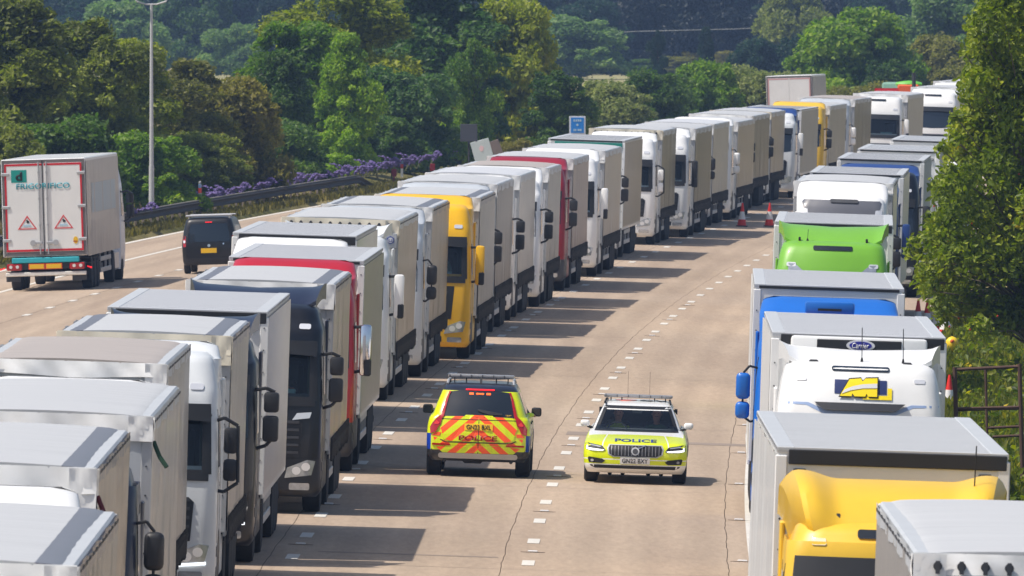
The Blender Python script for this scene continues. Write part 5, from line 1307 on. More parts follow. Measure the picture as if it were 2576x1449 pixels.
person('driver of the police patrol car in hi-vis sleeves with an elbow out of the window', MS, (.42, 2.3, .75), math.pi, M_HIVIS, [[(.36, -.02, .34), (.50, -.12, .38), (.56, -.34, .36)], [(.24, -.05, .26), (.22, -.28, .2), (.14, -.42, .3)]])

# ----- black van on the far carriageway
loc, rot = RP(455.0, -16.45), (0, -.03, -math.atan(axis_t(459)))
van = thing('panel_van', 'black panel van driving away with a yellow number plate and silver roof bar', 'van', loc, rot); van.scale = (.92, .92, .94)
mb = MB(); loft(mb, [(.30, .88, .06, 4.9, .2, .04, .1), (.45, .93, .0, 4.95, .2, .05, .15), (.95, .945, .0, 4.9, .18, .05, .15), (1.15, .93, .03, 4.2, .18, .05, .15), (1.55, .86, .10, 3.6, .18, .05, .1), (1.80, .79, .17, 3.2, .2, .05, .1), (1.88, .70, .3, 3.0, .25, .04, .1), (1.91, .5, .5, 2.8, .25, .02, .1)])
bvV = bvh_of(mb); bd = part('body', mb, paint(16, 17, 20), van)
DV = lambda nm, ol, m, **k: decal(nm, ol, bvV, m, bd, **k)
DV('rear_window', [(-.72, 1.08), (.72, 1.08), (.70, 1.35), (.62, 1.68), (-.62, 1.68), (-.70, 1.35)], M_GLASS, off=.008)
DV('number_plate', rrect(-.28, .26, .70, .86, .01), M_PLATE_Y, off=.02)
tl = rrect(.80, .90, .92, 1.28, .02); DV('tail_lamp', [tl, mirx(tl)], M_REDLAMP, off=.015); tl = rrect(.82, .89, 1.05, 1.14, .02); DV('tail_lamp_lens', [tl, mirx(tl)], M_LAMPIN, off=.024)
DV('seam', [[(-.006, .55), (.006, .55), (.006, 1.75), (-.006, 1.75)], [(-.9, .54), (.9, .54), (.9, .56), (-.9, .56)]], M_INK, off=.006)
DV('brake_lamp', rrect(-.12, .12, 1.72, 1.75, .008), M_REDLED, off=.02)
DV('rear_bumper', [rrect(-.9, .9, .34, .53, .04)], M_BLACK, off=.04, depth=.05)
DV('door_badge', [ell(0, .95, .05, .05, 14)], M_CHROME, off=.02); DV('wiper_hub', [ell(.5, 1.0, .03, .03, 10)], M_CHROME, off=.02)
for dr in ('right', 'left'): DV('side_window', [(.6, 1.15), (3.3, 1.15), (2.9, 1.6), (.7, 1.62)], M_GLASS, dr=dr, off=.006)
mb = MB(); mb.box(-.80, .80, .25, .4, 1.92, 1.99, .02); mb.box(-.8, .8, 2.4, 2.5, 1.92, 1.98, .02); rb = part('roof_bar', mb, M_ALU, bd)
for s in (-1, 1):
    mb = MB(); mb.box(min(s * .94, s * 1.1), max(s * .94, s * 1.1), 3.3, 3.4, 1.1, 1.32, .04, seg=2); part('mirror', mb, M_BLACK, bd)
    mb = MB(); mb.cyl((s * .7, .32, 1.85), (s * .7, .32, 1.94), .03, 8); part('bar_foot', mb, M_CHROME, bd)
    car_wheel(van, s * .82, .85, .34, .22); car_wheel(van, s * .82, 3.95, .34, .22)

# ----- driver of the yellow lorry, feet on the dashboard; cab interior
yl = LEFT[11][0]; MY = mat_of(yl.location, yl.rotation_euler); F = -3.05
person('reclining driver of the yellow lorry with bare feet up on the dashboard', MY, (.45, F + 1.4, 1.86), 0, mat('pale_shirt', L(150, 190, 190), rough=.8), [[(.22, .0, .25), (.2, -.2, .12), (.1, -.3, .1)], [(.22, .0, .25), (.2, -.2, .12), (.1, -.3, .1)]], legs=[[(.08, -.1, .02), (.06, -.42, .26), (-.02, -.80, .26), (-.03, -.86, .42)], [(.08, -.1, .02), (.12, -.42, .30), (.10, -.80, .30), (.12, -.86, .46)]], feet_bare=True, trousers=mat('shorts_blue', L(70, 90, 110), rough=.8))

person('lorry driver in a dark jacket behind the windscreen of the black lorry', mat_of(LEFT[6][0].location, LEFT[6][0].rotation_euler), (.5, F + 1.45, 1.78), 0, mat('dark_shirt', L(60, 50, 52), rough=.8), [[(.24, -.05, .28), (.24, -.35, .3), (.1, -.6, .42)], [(.24, -.05, .30), (.27, -.30, .22), (.17, -.56, .36)]])
# ---------------------------------------------------------------- cones, ball, rusty frame
def cone_mesh(mr=0):
    b = MB(); b.box(-.24, .24, -.24, .24, 0, .05, .02, 1)
    b.lathe([(.05, .19), (.30, .145)], 'Z', 20, mi=0); b.lathe([(.30, .146), (.62, .088)], 'Z', 20, mi=2); b.lathe([(.62, .087), (.98, .03)], 'Z', 20, mi=0)
    return b.mesh('cone', [mat('cone_red', L(222, 44, 34), rough=.5, noise=.15), M_BLACK, mat('cone_sleeve', L(226, 226, 224), rough=.4, noise=.25, scale=10)])
def cone(x, y, lab, grp, sc=1.0, Y=None, u=None, rot=0):
    if Y: loc = RP(Y, u)
    else: loc, _ = ground_at(x, y)
    o = link('traffic_cone', cached('cone', cone_mesh), None, loc, (0.0, .033, rot), (sc, sc, sc)); return tag(o, lab, 'traffic cone', grp)
CG = 'red and white traffic cones'
cone(1165, 570, 'red and white traffic cone on the road, nearer to the white lorry cab', CG, .92)
cone(1866, 570, 'red and white cone on the dashed line, left one of the pair by the queue', CG, .92)
cone(1935, 570, 'red and white traffic cone standing mid road, right one of the pair by the queue', CG, .92)
bpy.data.objects.remove([o for o in COL.objects if o.get('label', '').endswith('nearer to the white lorry cab')][0])
cone(2308, 836, 'cone with dark red top on the verge beside the blue lorry', CG, .92)
cone(2331, 842, 'shorter looking cone with dark red top right of its twin on the verge', CG, .95)
cone(2358, 850, 'dirty white cone partly behind leaves on the verge', CG, 1.1)
cone(2378, 862, 'cone with bright red tip poking out of the tree leaves', CG, 1.15)
cone(2386, 1046, 'cone with clean red top standing beside the white trailer with the fridge unit', CG, .92)
gp, _ = ground_at(2395, 890)
b = MB(); b.sph((0, 0, 0), .17, .17, .2); b.sph((.0, -.15, .08), .06, .05, .05, mi=1, sub=1); b.cyl((0, 0, -.5), (0, 0, -.15), .025, 8, mi=2)
o = part('warning_ball', b, [mat('ball_yellow', L(236, 200, 30), rough=.5, noise=.4, scale=12), mat('ball_orange', L(220, 90, 40), rough=.5), M_BLACK]); o.location = at(2395, 866, .28); tag(o, 'yellow ball with an orange spot standing in the weeds by the white trailer', 'ball')
# rusty frame: three uprights and cross rails
RUST = mat('rusty_steel', L(96, 72, 60), rough=.85, noise=.5, scale=6, dirt=L(60, 44, 38)); 
Yf = 262.0
def fx(x): return (x - 1288) * Yf / FPX
def fz(y): return CAM_H - (y - HOR) * Yf / FPX
fr0 = Vector((fx(2404), Yf, -.2)); fr = thing('rusty_frame', 'rusty open steel frame standing in the weeds at the right edge', 'fence frame', fr0)
def bar(nm, a, b, r):
    m = MB(); p, q = Vector((fx(a[0]), Yf + a[2], fz(a[1]))) - fr0, Vector((fx(b[0]), Yf + b[2], fz(b[1]))) - fr0; m.cyl(p, q, r, 8); part(nm, m, RUST, fr)
bar('post', (2402, 924, 0), (2412, 1290, 0), .04); bar('post', (2481, 926, .3), (2490, 1300, .3), .025); bar('post', (2565, 916, .0), (2577, 1340, 0), .04)
bar('rail', (2402, 930, 0), (2568, 922, 0), .03); bar('rail', (2410, 1028, 0), (2570, 1024, 0), .025); bar('rail', (2412, 1034, .6), (2574, 1030, .6), .025); bar('rail', (2484, 1078, .3), (2572, 1074, .3), .025); bar('rail', (2500, 1102, .6), (2574, 1098, .6), .025)
# ---------------------------------------------------------------- vegetation
def quads_mesh(name, C, U, V, m, fold=None):
    """leaf cards: centres C, half axes U, V (numpy n x 3) -> diamond-shaped leaves folded along the midrib"""
    n = len(C); N = np.cross(U, V); N /= (np.linalg.norm(N, axis=1, keepdims=True) + 1e-9)
    f = (np.linalg.norm(V, axis=1, keepdims=True) * .35) * N
    P = np.empty((n, 6, 3), np.float32)
    P[:, 0] = C - U; P[:, 1] = C - U * .1 + V + f; P[:, 2] = C + U * .55 + V * .55 + f * .6; P[:, 3] = C + U; P[:, 4] = C + U * .55 - V * .55 + f * .6; P[:, 5] = C - U * .1 - V + f
    idx = np.arange(n, dtype=np.int32)[:, None] * 6
    quads = np.concatenate([idx + np.array([0, 1, 2, 3], np.int32), idx + np.array([0, 3, 4, 5], np.int32)], axis=1).reshape(-1)
    me = bpy.data.meshes.new(name); me.vertices.add(n * 6); me.vertices.foreach_set('co', P.reshape(-1))
    me.loops.add(n * 8); me.loops.foreach_set('vertex_index', quads)
    me.polygons.add(n * 2); me.polygons.foreach_set('loop_start', np.arange(0, n * 8, 4, dtype=np.int32))
    me.update(calc_edges=True); me.materials.append(m); return me
def rand_dirs(g, n):
    d = g.normal(size=(n, 3)); return d / np.linalg.norm(d, axis=1, keepdims=True)
def leaves_on(g, centers, radii, n, size, flat=.55, squash=.85, inner=.62, asp=.5):
    w = radii ** 2; k = g.choice(len(centers), size=n, p=w / w.sum())
    d = rand_dirs(g, n); d[:, 2] = np.where(d[:, 2] < -.55, -d[:, 2] * .6, d[:, 2])
    r = radii[k] * (inner + (1.08 - inner) * g.random(n) ** .6) * (1 + .10 * np.sin(d[:, 0] * 7 + k) * np.cos(d[:, 2] * 6 + k * 2))
    # small twig clusters so the outline stays ragged
    C = centers[k] + d * r[:, None] * np.array([1, 1, squash]) + g.normal(size=(n, 3)) * (.08 * radii[k])[:, None]
    nn = d * flat + rand_dirs(g, n) * (1 - flat) + np.array([0, 0, .25]); nn /= np.linalg.norm(nn, axis=1, keepdims=True)
    t = np.cross(nn, rand_dirs(g, n)); t /= np.linalg.norm(t, axis=1, keepdims=True) + 1e-9
    b = np.cross(nn, t); s = size * (.6 + .8 * g.random(n))
    return C, t * s[:, None], b * (s * asp)[:, None]
def crown_mesh(key, seed, m, n=40000, size=.05, nl=22, shape='round', zs=1.0):
    """a crown about 1 unit in radius and 2 units high, base at z = 0"""
    def mk():
        g = np.random.default_rng(seed); C = []; Rr = []
        for i in range(nl * 2):
            if shape == 'round': z = .2 + 1.6 * g.random(); rm = .9 * (1 if z < 1.1 else math.sqrt(max(.02, (1.95 - z) / .85))); rr = .15 + .2 * g.random()
            elif shape == 'tall': z = .12 + 1.72 * g.random(); rm = .78 * (1 if z < .8 else (2.0 - z) / 1.2); rr = .14 + .17 * g.random()
            else: z = .1 + 1.5 * g.random(); rm = 1.05 - .4 * z; rr = .15 + .2 * g.random()
            a = 2 * math.pi * g.random(); q = rm * (g.random() ** .4)
            C.append((q * math.cos(a), q * math.sin(a), z)); Rr.append(rr)
        for i in range(nl * 2):
            a = 2 * math.pi * g.random(); z = .08 + 1.72 * g.random(); rm = (.92 if z < 1 else .92 * math.sqrt(max(.03, (2.05 - z) / 1.05))) * (.8 if shape == 'tall' else 1)
            C.append((rm * math.cos(a), rm * math.sin(a), z)); Rr.append(.07 + .09 * g.random())
        for i in range(10): C.append((.3 * g.normal(), .3 * g.normal(), .2 + .15 * i)); Rr.append(.42)
        C = np.array(C) * np.array([1, 1, zs]); Rr = np.array(Rr)
        return quads_mesh('crown', *leaves_on(g, C, Rr, n, size, flat=.3), m)
    return cached(('crown', key), mk)
def trunk_mesh(seed):
    def mk():
        b = MB(); q = random.Random(seed); p = Vector((0, 0, -.1)); r = .075
        for k in range(5):
            p2 = p + Vector((q.uniform(-.05, .05), q.uniform(-.05, .05), .3)); b.cyl(p, p2, r, 7, r * .8)
            if k > 1:
                for _ in range(3):
                    d = Vector((q.uniform(-1, 1), q.uniform(-1, 1), q.uniform(.3, .9))).normalized(); b.cyl(p2, p2 + d * .35, r * .4, 5, r * .2); b.cyl(p2 + d * .35, p2 + d * .6 + Vector((0, 0, .08)), r * .2, 4, r * .08)
            p = p2; r *= .8
        return b.mesh('trunk', mat('bark', L(74, 64, 54), rough=.95, noise=.4, scale=5, bump=.4))
    return cached(('trunk', seed), mk)
def leafset(nm, d, mid, lt, ac, **k): return leaf_mat('leaf_' + nm, [L(*d), L(*mid), L(*lt), L(*ac)], **k)
LV = dict(
    olive=leafset('olive', (85, 94, 41), (131, 140, 62), (172, 179, 80), (206, 195, 87)),
    brown=leafset('brown', (87, 92, 43), (133, 133, 64), (170, 167, 80), (202, 177, 80)),
    dark=leafset('dark', (55, 78, 36), (92, 119, 52), (128, 151, 69), (163, 167, 73)),
    bluegreen=leafset('bluegreen', (55, 80, 43), (92, 121, 64), (128, 154, 80), (158, 170, 87)),
    green=leafset('green', (71, 101, 34), (121, 151, 50), (167, 188, 69), (197, 197, 75)),
    bright=leafset('bright', (94, 126, 32), (149, 179, 48), (190, 209, 66), (211, 204, 75)),
    yellow=leafset('yellow', (98, 112, 32), (156, 165, 48), (200, 200, 66), (225, 204, 71)),
    rust=leafset('rust', (89, 92, 46), (138, 133, 64), (172, 161, 78), (213, 161, 73)),
    grey=leafset('grey', (83, 96, 55), (140, 150, 86), (181, 184, 112), (204, 194, 119)),
    far=leafset('far', (20, 42, 34), (42, 72, 50), (68, 98, 64), (92, 108, 66)),
    shade_conifer=leafset('shade_conifer', (10, 20, 16), (18, 32, 24), (30, 46, 34), (40, 56, 40), trans=.1),  # near-black leaves: shade of the wood's unlit interior put into the colour
    farl=leafset('farl', (80, 104, 64), (127, 154, 89), (160, 183, 102), (178, 183, 107)),
)
NT = [0]
def tree(lab, x, ytop, Y, wpx, kind, shape='round', base=-.2, group=None, name='tree', cat='tree', n=40000, size=None, zb=None, trunk=True):
    """a tree standing Y metres away whose crown is centred on column x, tops out at row ytop and is wpx wide"""
    if Y < 705 and x < 1300: Y = max(Y, 574 + (x - 500) * .189 + 26)
    X = atY(x, Y); top = zY(ytop, Y); rad = wpx * Y / FPX / 2 * 1.12; h = top - base; NT[0] += 1; k = NT[0]
    root = thing(name, lab, cat, (X, Y, base), (0, 0, 0), group)
    lo = h * .12 if zb is None else zb
    size = size or .048
    v = k % 2
    zs = 1.0 if (h / rad) < 2.6 else 1.75
    c = link('crown', crown_mesh((shape, v, n, size, zs), 11 + 7 * v, LV['far'], n, size, shape=shape, zs=zs), root, (0, 0, lo * .6), (0, 0, k * 2.4), (rad, rad, (h - lo * .6) / (1.93 * zs))); c.material_slots[0].link = 'OBJECT'; c.material_slots[0].material = LV[kind]
    if trunk: link('trunk', trunk_mesh(v), root, (0, 0, 0), (0, 0, k * 1.1), (h * .28, h * .28, h * .5))
    return root
B9 = 32000
tree('tall olive brown tree at the left edge behind the refrigerated lorry', 40, -10, 560, 360, 'olive', 'tall', n=B9)
tree('olive tree with a high broken top, second from the left edge', 200, 35, 585, 290, 'olive', n=B9)
tree('yellowish olive tree just left of the lamp column', 310, 95, 600, 260, 'yellow', n=B9).children[0].data.materials
tree('brownish olive tree directly right of the lamp column', 455, 140, 610, 260, 'brown', n=B9)
tree('reddish brown bushy tree left of the dark green trees', 580, 190, 615, 250, 'rust', 'bush', n=B9)
tree('dark shrub mass under the tall trees at the left edge', 150, 290, 545, 300, 'dark', 'bush', n=B9, name='shrub', cat='shrub')
tree('low olive shrub at the left edge above the refrigerated lorry', 10, 300, 540, 220, 'olive', 'bush', n=B9, name='shrub', cat='shrub')
tree('mid green shrub behind the foot of the lamp column', 360, 330, 575, 260, 'green', 'bush', n=B9, name='shrub', cat='shrub')
tree('olive shrub beside the lamp column, above the crash barrier', 510, 330, 590, 230, 'olive', 'bush', n=B9, name='shrub', cat='shrub')
tree('small yellowish shrub hugging the foot of the lamp column', 425, 478, 560, 90, 'yellow', 'bush', n=B9, name='shrub', cat='shrub')
tree('dark green tree between the reddish bushy tree and the bright one', 700, 130, 645, 190, 'dark', 'tall', n=B9)
tree('dark shrub above the purple flowers, left of the bright green column', 705, 300, 615, 210, 'dark', 'bush', n=B9, name='shrub', cat='shrub')
tree('green tree with a yellowish shoulder behind the bright column', 745, 50, 675, 270, 'green', n=B9)
tree('tall yellow green tree reaching the top of the picture', 870, -50, 700, 330, 'yellow', n=B9)
tree('bright yellow green columnar tree in the middle of the tree belt', 870, 82, 645, 165, 'bright', 'tall', n=B9)
tree('small bright green bush low down beside the purple flowers', 845, 385, 605, 110, 'bright', 'bush', n=B9, name='shrub', cat='shrub')
tree('tall dark tree touching the top edge, right of the yellow green one', 1085, -90, 735, 340, 'bluegreen', n=B9)
tree('blue green leafy tree in front of the tall dark one', 1000, 165, 640, 250, 'bluegreen', 'bush', n=B9)
tree('dark leafy shrub filling the gap below the blue green tree', 960, 290, 615, 200, 'dark', 'bush', n=B9, name='shrub', cat='shrub')
tree('olive bush left of the dark sign back', 1120, 225, 650, 170, 'olive', 'bush', n=B9, name='shrub', cat='shrub')
tree('large yellow green rounded tree above the tilted panel', 1265, 15, 700, 280, 'yellow', n=B9)
tree('green lower flank tree beside the yellow green rounded tree', 1190, 95, 710, 130, 'green', 'tall', n=B9)
tree('dark olive tree between the rounded tree and the blue sign', 1400, 165, 725, 170, 'dark', 'bush', n=B9)
tree('orange red autumn bush left of the blue sign', 1308, 348, 690, 85, 'rust', 'bush', n=B9, name='shrub', cat='shrub')
tree('grey green tree right of the blue sign', 1540, 200, 800, 200, 'grey', 'bush', n=B9)
tree('dark green tree above the queue, right of the grey green one', 1655, 172, 815, 190, 'dark', 'bush', n=B9)
tree('green bushy tree in the middle of the hedge above the queue', 1775, 150, 830, 190, 'green', 'bush', n=B9)
tree('grey green hedge tree left of the big domed tree', 1890, 165, 850, 200, 'grey', 'bush', n=B9)
tree('olive shrub tucked under the domed tree at its left', 2010, 185, 860, 150, 'olive', 'bush', n=B9, name='shrub', cat='shrub')
tree('big domed green tree above the far end of the queue', 2150, 25, 900, 300, 'green', n=B9)
tree('dark lower tree at the right foot of the domed tree', 2235, 140, 890, 140, 'dark', 'bush', n=B9)
tree('dark brown shrub in front of the domed tree', 2190, 205, 850, 160, 'brown', 'bush', n=B9, name='shrub', cat='shrub')
tree('tawny tree between the domed tree and the leafy roadside tree', 2370, 85, 960, 200, 'brown', 'bush', n=B9)
tree('pale yellow green tree high up behind the tawny tree', 2400, -60, 1150, 280, 'farl', n=B9)
tree('dull brown shrub low at the right behind the farthest lorries', 2420, 165, 900, 190, 'brown', 'bush', n=B9, name='shrub', cat='shrub')
tree('dull green shrub behind the leafy roadside tree', 2540, 120, 900, 190, 'olive', 'bush', n=B9, name='shrub', cat='shrub')
for i, (x, yt, w, kd) in enumerate([(640, 175, 150, 'grey'), (560, 190, 120, 'grey'), (1480, 150, 200, 'olive'), (1590, 148, 170, 'dark'), (1700, 140, 160, 'brown'), (1840, 128, 130, 'rust'), (1960, 140, 170, 'grey'), (1735, 128, 70, 'rust'), (1900, 95, 130, 'far'), (2010, 85, 120, 'far'), (1775, 68, 52, 'far'), (1655, 75, 46, 'far'), (2260, 60, 150, 'far')]):
    labs = ['pale hedge bush in the far field left of the green trees', 'pale hedge bush farthest left in the far field', 'olive hedge clump at the start of the far hedge', 'dark hedge clump in the far hedge', 'brownish hedge clump in the middle of the far hedge', 'rust tinted hedge clump before the dark wood', 'grey green hedge clump at the right of the far hedge', 'small rusty red bush on the far hedge line', 'round blue green young tree before the dark wood', 'blue green young tree left of the domed tree', 'slim upright young tree in front of the dark wood', 'small forked young tree in front of the dark wood', 'blue green tree right behind the domed tree']
    tree(labs[i], x, yt, 1180 if i > 7 else 1470, w, kd, 'tall' if i in (10, 11) else 'bush', base=-.2, n=B9, name='hedge_bush' if i < 8 else 'tree', cat='bush' if i < 8 else 'tree')
mb = MB(); rows = []
for Y in frange(1120, 1462, 20): rows.append([mb.bm.verts.new((x, Y, .1 + .05 * math.sin(x * .3))) for x in range(-420, 560, 20)])
for A, B_ in zip(rows[:-1], rows[1:]):
    for i in range(len(A) - 1): mb.bm.faces.new((A[i], A[i + 1], B_[i + 1], B_[i]))
o = part('field', mb, mat('dry_meadow', L(150, 142, 98), rough=.95, noise=.6, scale=.3, dirt=L(92, 98, 56))); tag(o, kind='structure')
# the wood on the rise behind: two staggered rows of tall trees
WG = 'trees of the distant wood'
g = random.Random(5)
wl_ = 'tall hazy tree standing in the distant wood across the top of the picture'
for row, (Y, st, yt0) in enumerate(((1480, 118, -40), (1600, 130, -130), (1750, 150, -230))):
    x = -120 + 40 * row
    while x < 2720:
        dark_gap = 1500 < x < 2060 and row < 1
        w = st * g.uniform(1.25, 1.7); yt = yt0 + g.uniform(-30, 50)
        if 1480 < x < 2080: tree('needle tree coloured as unlit shade in the middle of the distant wood', x, yt, Y + g.uniform(-20, 20), w, 'shade_conifer', 'tall', group='shade-coloured conifers of the distant wood', zb=.5)
        elif not dark_gap: tree(wl_, x, yt, Y + g.uniform(-30, 30), w, g.choice(['far', 'far', 'bluegreen', 'dark']), g.choice(['round', 'tall', 'round']), group=WG, n=B9, zb=1.0)
        x += st * g.uniform(.8, 1.15)
tree('pale grey green birch standing out of the dark wood at upper left', 600, 62, 1400, 130, 'farl', 'tall', n=B9, name='birch_tree')
tree('second pale green tree in the wood, left of the lamp column top', 300, 10, 1420, 220, 'farl', 'round', n=B9)
tree('light green tree in the distant wood above the far hedge', 1430, 40, 1380, 260, 'farl', 'round', n=B9)
tree('yellowish tree in the distant wood near the overhead wire', 1990, -30, 1400, 180, 'olive', 'round', n=B9)
tree('shady blue green tree in the wood above the overhead wire', 1780, -90, 1560, 330, 'far', 'round', n=B9)
# overhead wire on two poles
mb = MB(); pw = [Vector((atY(x, 1440), 1440, zY(y, 1440))) for x, y in ((1380, 92), (1600, 79), (1850, 73), (2180, 57), (2500, 30))]
mb.tube(pw, .035, 5); 
root = thing('power_line', 'thin pale overhead wire crossing in front of the dark distant wood', 'power line', (pw[0].x, 1440, 0))
o = part('wire', mb, mat('pale_wire', L(150, 152, 152), rough=.6), None); o.parent = root; o.matrix_parent_inverse = Matrix.Translation(-root.location)
for p in (pw[0], pw[-1]):
    m_ = MB(); m_.cyl((p.x, 1440, -.3), (p.x, 1440, p.z + .4), .16, 8, .11); o = part('pole', m_, mat('timber_pole', L(96, 84, 70), rough=.9), None); o.parent = root; o.matrix_parent_inverse = Matrix.Translation(-root.location)

# ----- the leafy tree close by on the right verge
def near_tree():
    Y0 = 336.0; g = np.random.default_rng(3)
    LOB = [(2560, -30, 90), (2535, 60, 110), (2480, 130, 62), (2560, 170, 100), (2455, 215, 70), (2520, 265, 95), (2450, 320, 75), (2540, 360, 110), (2418, 395, 55), (2480, 430, 95), (2570, 470, 90), (2395, 480, 60), (2440, 540, 90), (2530, 560, 110), (2380, 590, 62), (2350, 625, 44), (2415, 660, 85), (2500, 680, 110), (2375, 710, 70), (2576, 690, 90), (2420, 765, 70), (2500, 790, 80), (2570, 800, 80), (2310, 610, 22), (2355, 680, 40), (2372, 375, 22), (2408, 352, 18), (2347, 250 + 310, 22), (2620, 300, 140), (2640, 560, 150), (2640, 90, 120), (2640, 760, 110), (2470, 40 + 30, 40), (2400, 805, 45), (2455, 825, 40), (2410, 300, 20), (2395, 345, 18), (2385, 430, 22), (2440, 180, 20), (2300, 640, 26), (2328, 655, 26), (2335, 700, 22), (2345, 735, 26), (2360, 770, 26), (2392, 560, 26), (2400, 520, 24), (2415, 450, 20), (2430, 250, 18), (2470, 90, 20), (2490, 50, 22), (2430, 140, 14), (2380, 640, 26), (2375, 800, 24)]
    C = []; Rr = []
    for x, y, r in LOB:
        for k in range(3 if r > 50 else 1):
            yy = Y0 + g.uniform(-1.2, 1.2) + (1.4 * k if r > 50 else 0)
            C.append((atY(x + g.uniform(-.25, .25) * r, yy), yy, zY(y + g.uniform(-.25, .25) * r, yy))); Rr.append(r * yy / FPX * (.8 if r > 50 else 1.0))
    C = np.array(C); Rr = np.array(Rr); base = Vector((atY(2620, Y0), Y0 + 1.5, -.2))
    cc = C - np.array(base)
    m = leafset('near', (68, 86, 18), (124, 142, 32), (180, 186, 54), (224, 190, 54), trans=.42, nscale=.5)
    U = leaves_on(g, cc, Rr, 56000, .082, flat=.3, inner=.3, asp=.5, squash=1.0)
    root = thing('leafy_tree', 'leafy green tree with crisp leaves leaning over the hard shoulder at the right edge', 'tree', base)
    link('crown', quads_mesh('crown', *U, m), root)
    b = MB(); q = random.Random(2); p = Vector((0, 0, 0))
    for k in range(7):
        p2 = p + Vector((q.uniform(-.25, .15), q.uniform(-.1, .1), 1.3)); b.cyl(p, p2, .11 * (.86 ** k), 8, .11 * (.86 ** (k + 1))); p = p2
    for c, r in zip(cc, Rr):
        s_ = Vector((q.uniform(-.2, .2), 0, max(.5, c[2] * .55))); e = Vector(c); mid = (s_ + e) / 2 + Vector((q.uniform(-.2, .2), q.uniform(-.2, .2), .3))
        b.tube([s_, mid], .03, 5); b.tube([mid, e], .016, 4)
    part('trunk', b, mat('grey_bark', L(120, 110, 92), rough=.9, noise=.4), root)
    b = MB()
    for k in range(36):
        c = cc[q.randrange(len(cc))]; rr = .9 * Rr[0]
        v = Vector(c) + Vector((q.uniform(-.5, .5), -q.uniform(.3, .8), q.uniform(-.5, .5))); b.sph(v, .025, sub=1)
    part('berries', b, mat('red_berry', L(206, 60, 30), rough=.4), root)['kind'] = 'stuff'
near_tree()
# weeds and grass on the verges: nobody could count them
def scatter_cards(name, pts, size, m, lab, upright=True, seed=1, asp=.12):
    g = np.random.default_rng(seed); n = len(pts); C = np.array(pts, float); h = size * (.5 + g.random(n))
    up = np.stack([g.normal(size=n) * .35, g.normal(size=n) * .35, np.ones(n)], 1); up /= np.linalg.norm(up, axis=1, keepdims=True)
    side = np.cross(up, rand_dirs(g, n)); side /= np.linalg.norm(side, axis=1, keepdims=True)
    C[:, 2] += h * .5
    o = link(name, quads_mesh(name, C, up * (h * .5)[:, None], side * (h * asp)[:, None], m)); return tag(o, lab, None, None, 'stuff')
g = np.random.default_rng(9); pts = []
WEED = leafset('weed', (58, 68, 18), (104, 112, 30), (150, 148, 44), (196, 172, 60), nscale=.8)
for _ in range(60000):
    Y = g.uniform(232, 420); u = 7.7 + abs(g.normal()) * 3.6; p = RP(Y, 7.5)
    pts.append((p.x + (u - 7.5), Y, -.24 + min(.1, (u - 7.7) * .02)))
scatter_cards('grass', pts, .36, WEED, 'yellow green weeds and grass on the right verge', asp=.15)
def weed_leaves():
    g = np.random.default_rng(21); n = 30000; C = np.empty((n, 3)); 
    Y = g.uniform(232, 400, n); du = np.abs(g.normal(size=n)) * 3.4 + .5; hump = .5 + .5 * np.sin(Y * .7 + du * 1.3) * np.sin(Y * .23 - du)
    for i in range(n): p = RP(Y[i], 7.5); C[i] = (p.x + du[i], Y[i], -.2 + g.random() * .75 * hump[i])
    nn = rand_dirs(g, n) + np.array([0, -.2, .6]); nn /= np.linalg.norm(nn, axis=1, keepdims=True); t = np.cross(nn, rand_dirs(g, n)); t /= np.linalg.norm(t, axis=1, keepdims=True); b = np.cross(nn, t); s = .07 * (.6 + g.random(n))
    o = link('weeds', quads_mesh('weeds', C, t * s[:, None], b * (s * .55)[:, None], leafset('weedleaf', (58, 74, 22), (104, 122, 34), (168, 166, 50), (220, 190, 50), nscale=.6))); tag(o, 'broad leaved weeds and yellow flowers among the grass of the right verge', None, None, 'stuff')
weed_leaves()
pts = []
for _ in range(26000):
    Y = g.uniform(430, 760); u = -25.2 - abs(g.normal()) * 1.7; p = RP(Y, -24.6); pts.append((p.x + (u + 24.6), Y, -.15))
scatter_cards('grass', pts, .24, leafset('verge', (62, 62, 30), (106, 100, 46), (150, 136, 70), (180, 164, 96), nscale=.5), 'dry grass along the crash barrier', asp=.16)
pts = []
for _ in range(5000):
    Y = g.uniform(470, 740); u = -29.5 + g.normal() * .8; p = RP(Y, -24.6); pts.append((p.x + (u + 24.6), Y, -.05))
scatter_cards('undergrowth', pts, .5, leafset('undergrowth', (52, 50, 30), (92, 84, 48), (146, 128, 84), (176, 156, 112), nscale=.5), 'dry stalks and undergrowth at the foot of the trees', asp=.10)
# purple flowering plants in a row above the barrier
def purple(seed):
    def mk():
        b = MB(); q = random.Random(seed)
        for k in range(5):
            lean = q.uniform(.3, 1.0) * (1 if q.random() < .8 else -1); h = q.uniform(.6, 1.05); pts = [Vector((lean * .6 * t - .2, q.uniform(-.05, .05), h * (1 - (1 - t) ** 2) - .25 * max(0, t - .7))) for t in (0, .25, .5, .75, 1)]
            b.tube(pts[:3], .015, 4, mi=1)
            for t in np.linspace(.3, 1, 22):
                i = min(3, int(t * 4)); p = pts[i].lerp(pts[i + 1], t * 4 - i); b.sph(p + Vector((q.uniform(-.03, .03), q.uniform(-.06, .06), q.uniform(-.03, .03))), .04 * q.uniform(.7, 1.3), sub=1)
        return b.mesh('flowers', [mat('purple_petals', L(114, 98, 152), rough=.8, noise=.4, scale=9), mat('stem_green', L(90, 92, 52), rough=.9)])
    return cached(('purple', seed), mk)
PX = [(322, 545), (345, 540), (372, 532), (505, 505), (530, 495), (560, 490), (590, 482), (625, 478), (655, 470), (690, 466), (728, 458), (760, 452), (800, 450), (828, 447), (845, 440), (880, 432), (915, 430), (940, 422), (972, 418), (1000, 412), (1018, 412), (1045, 405), (1075, 400), (1110, 396), (1130, 390)]
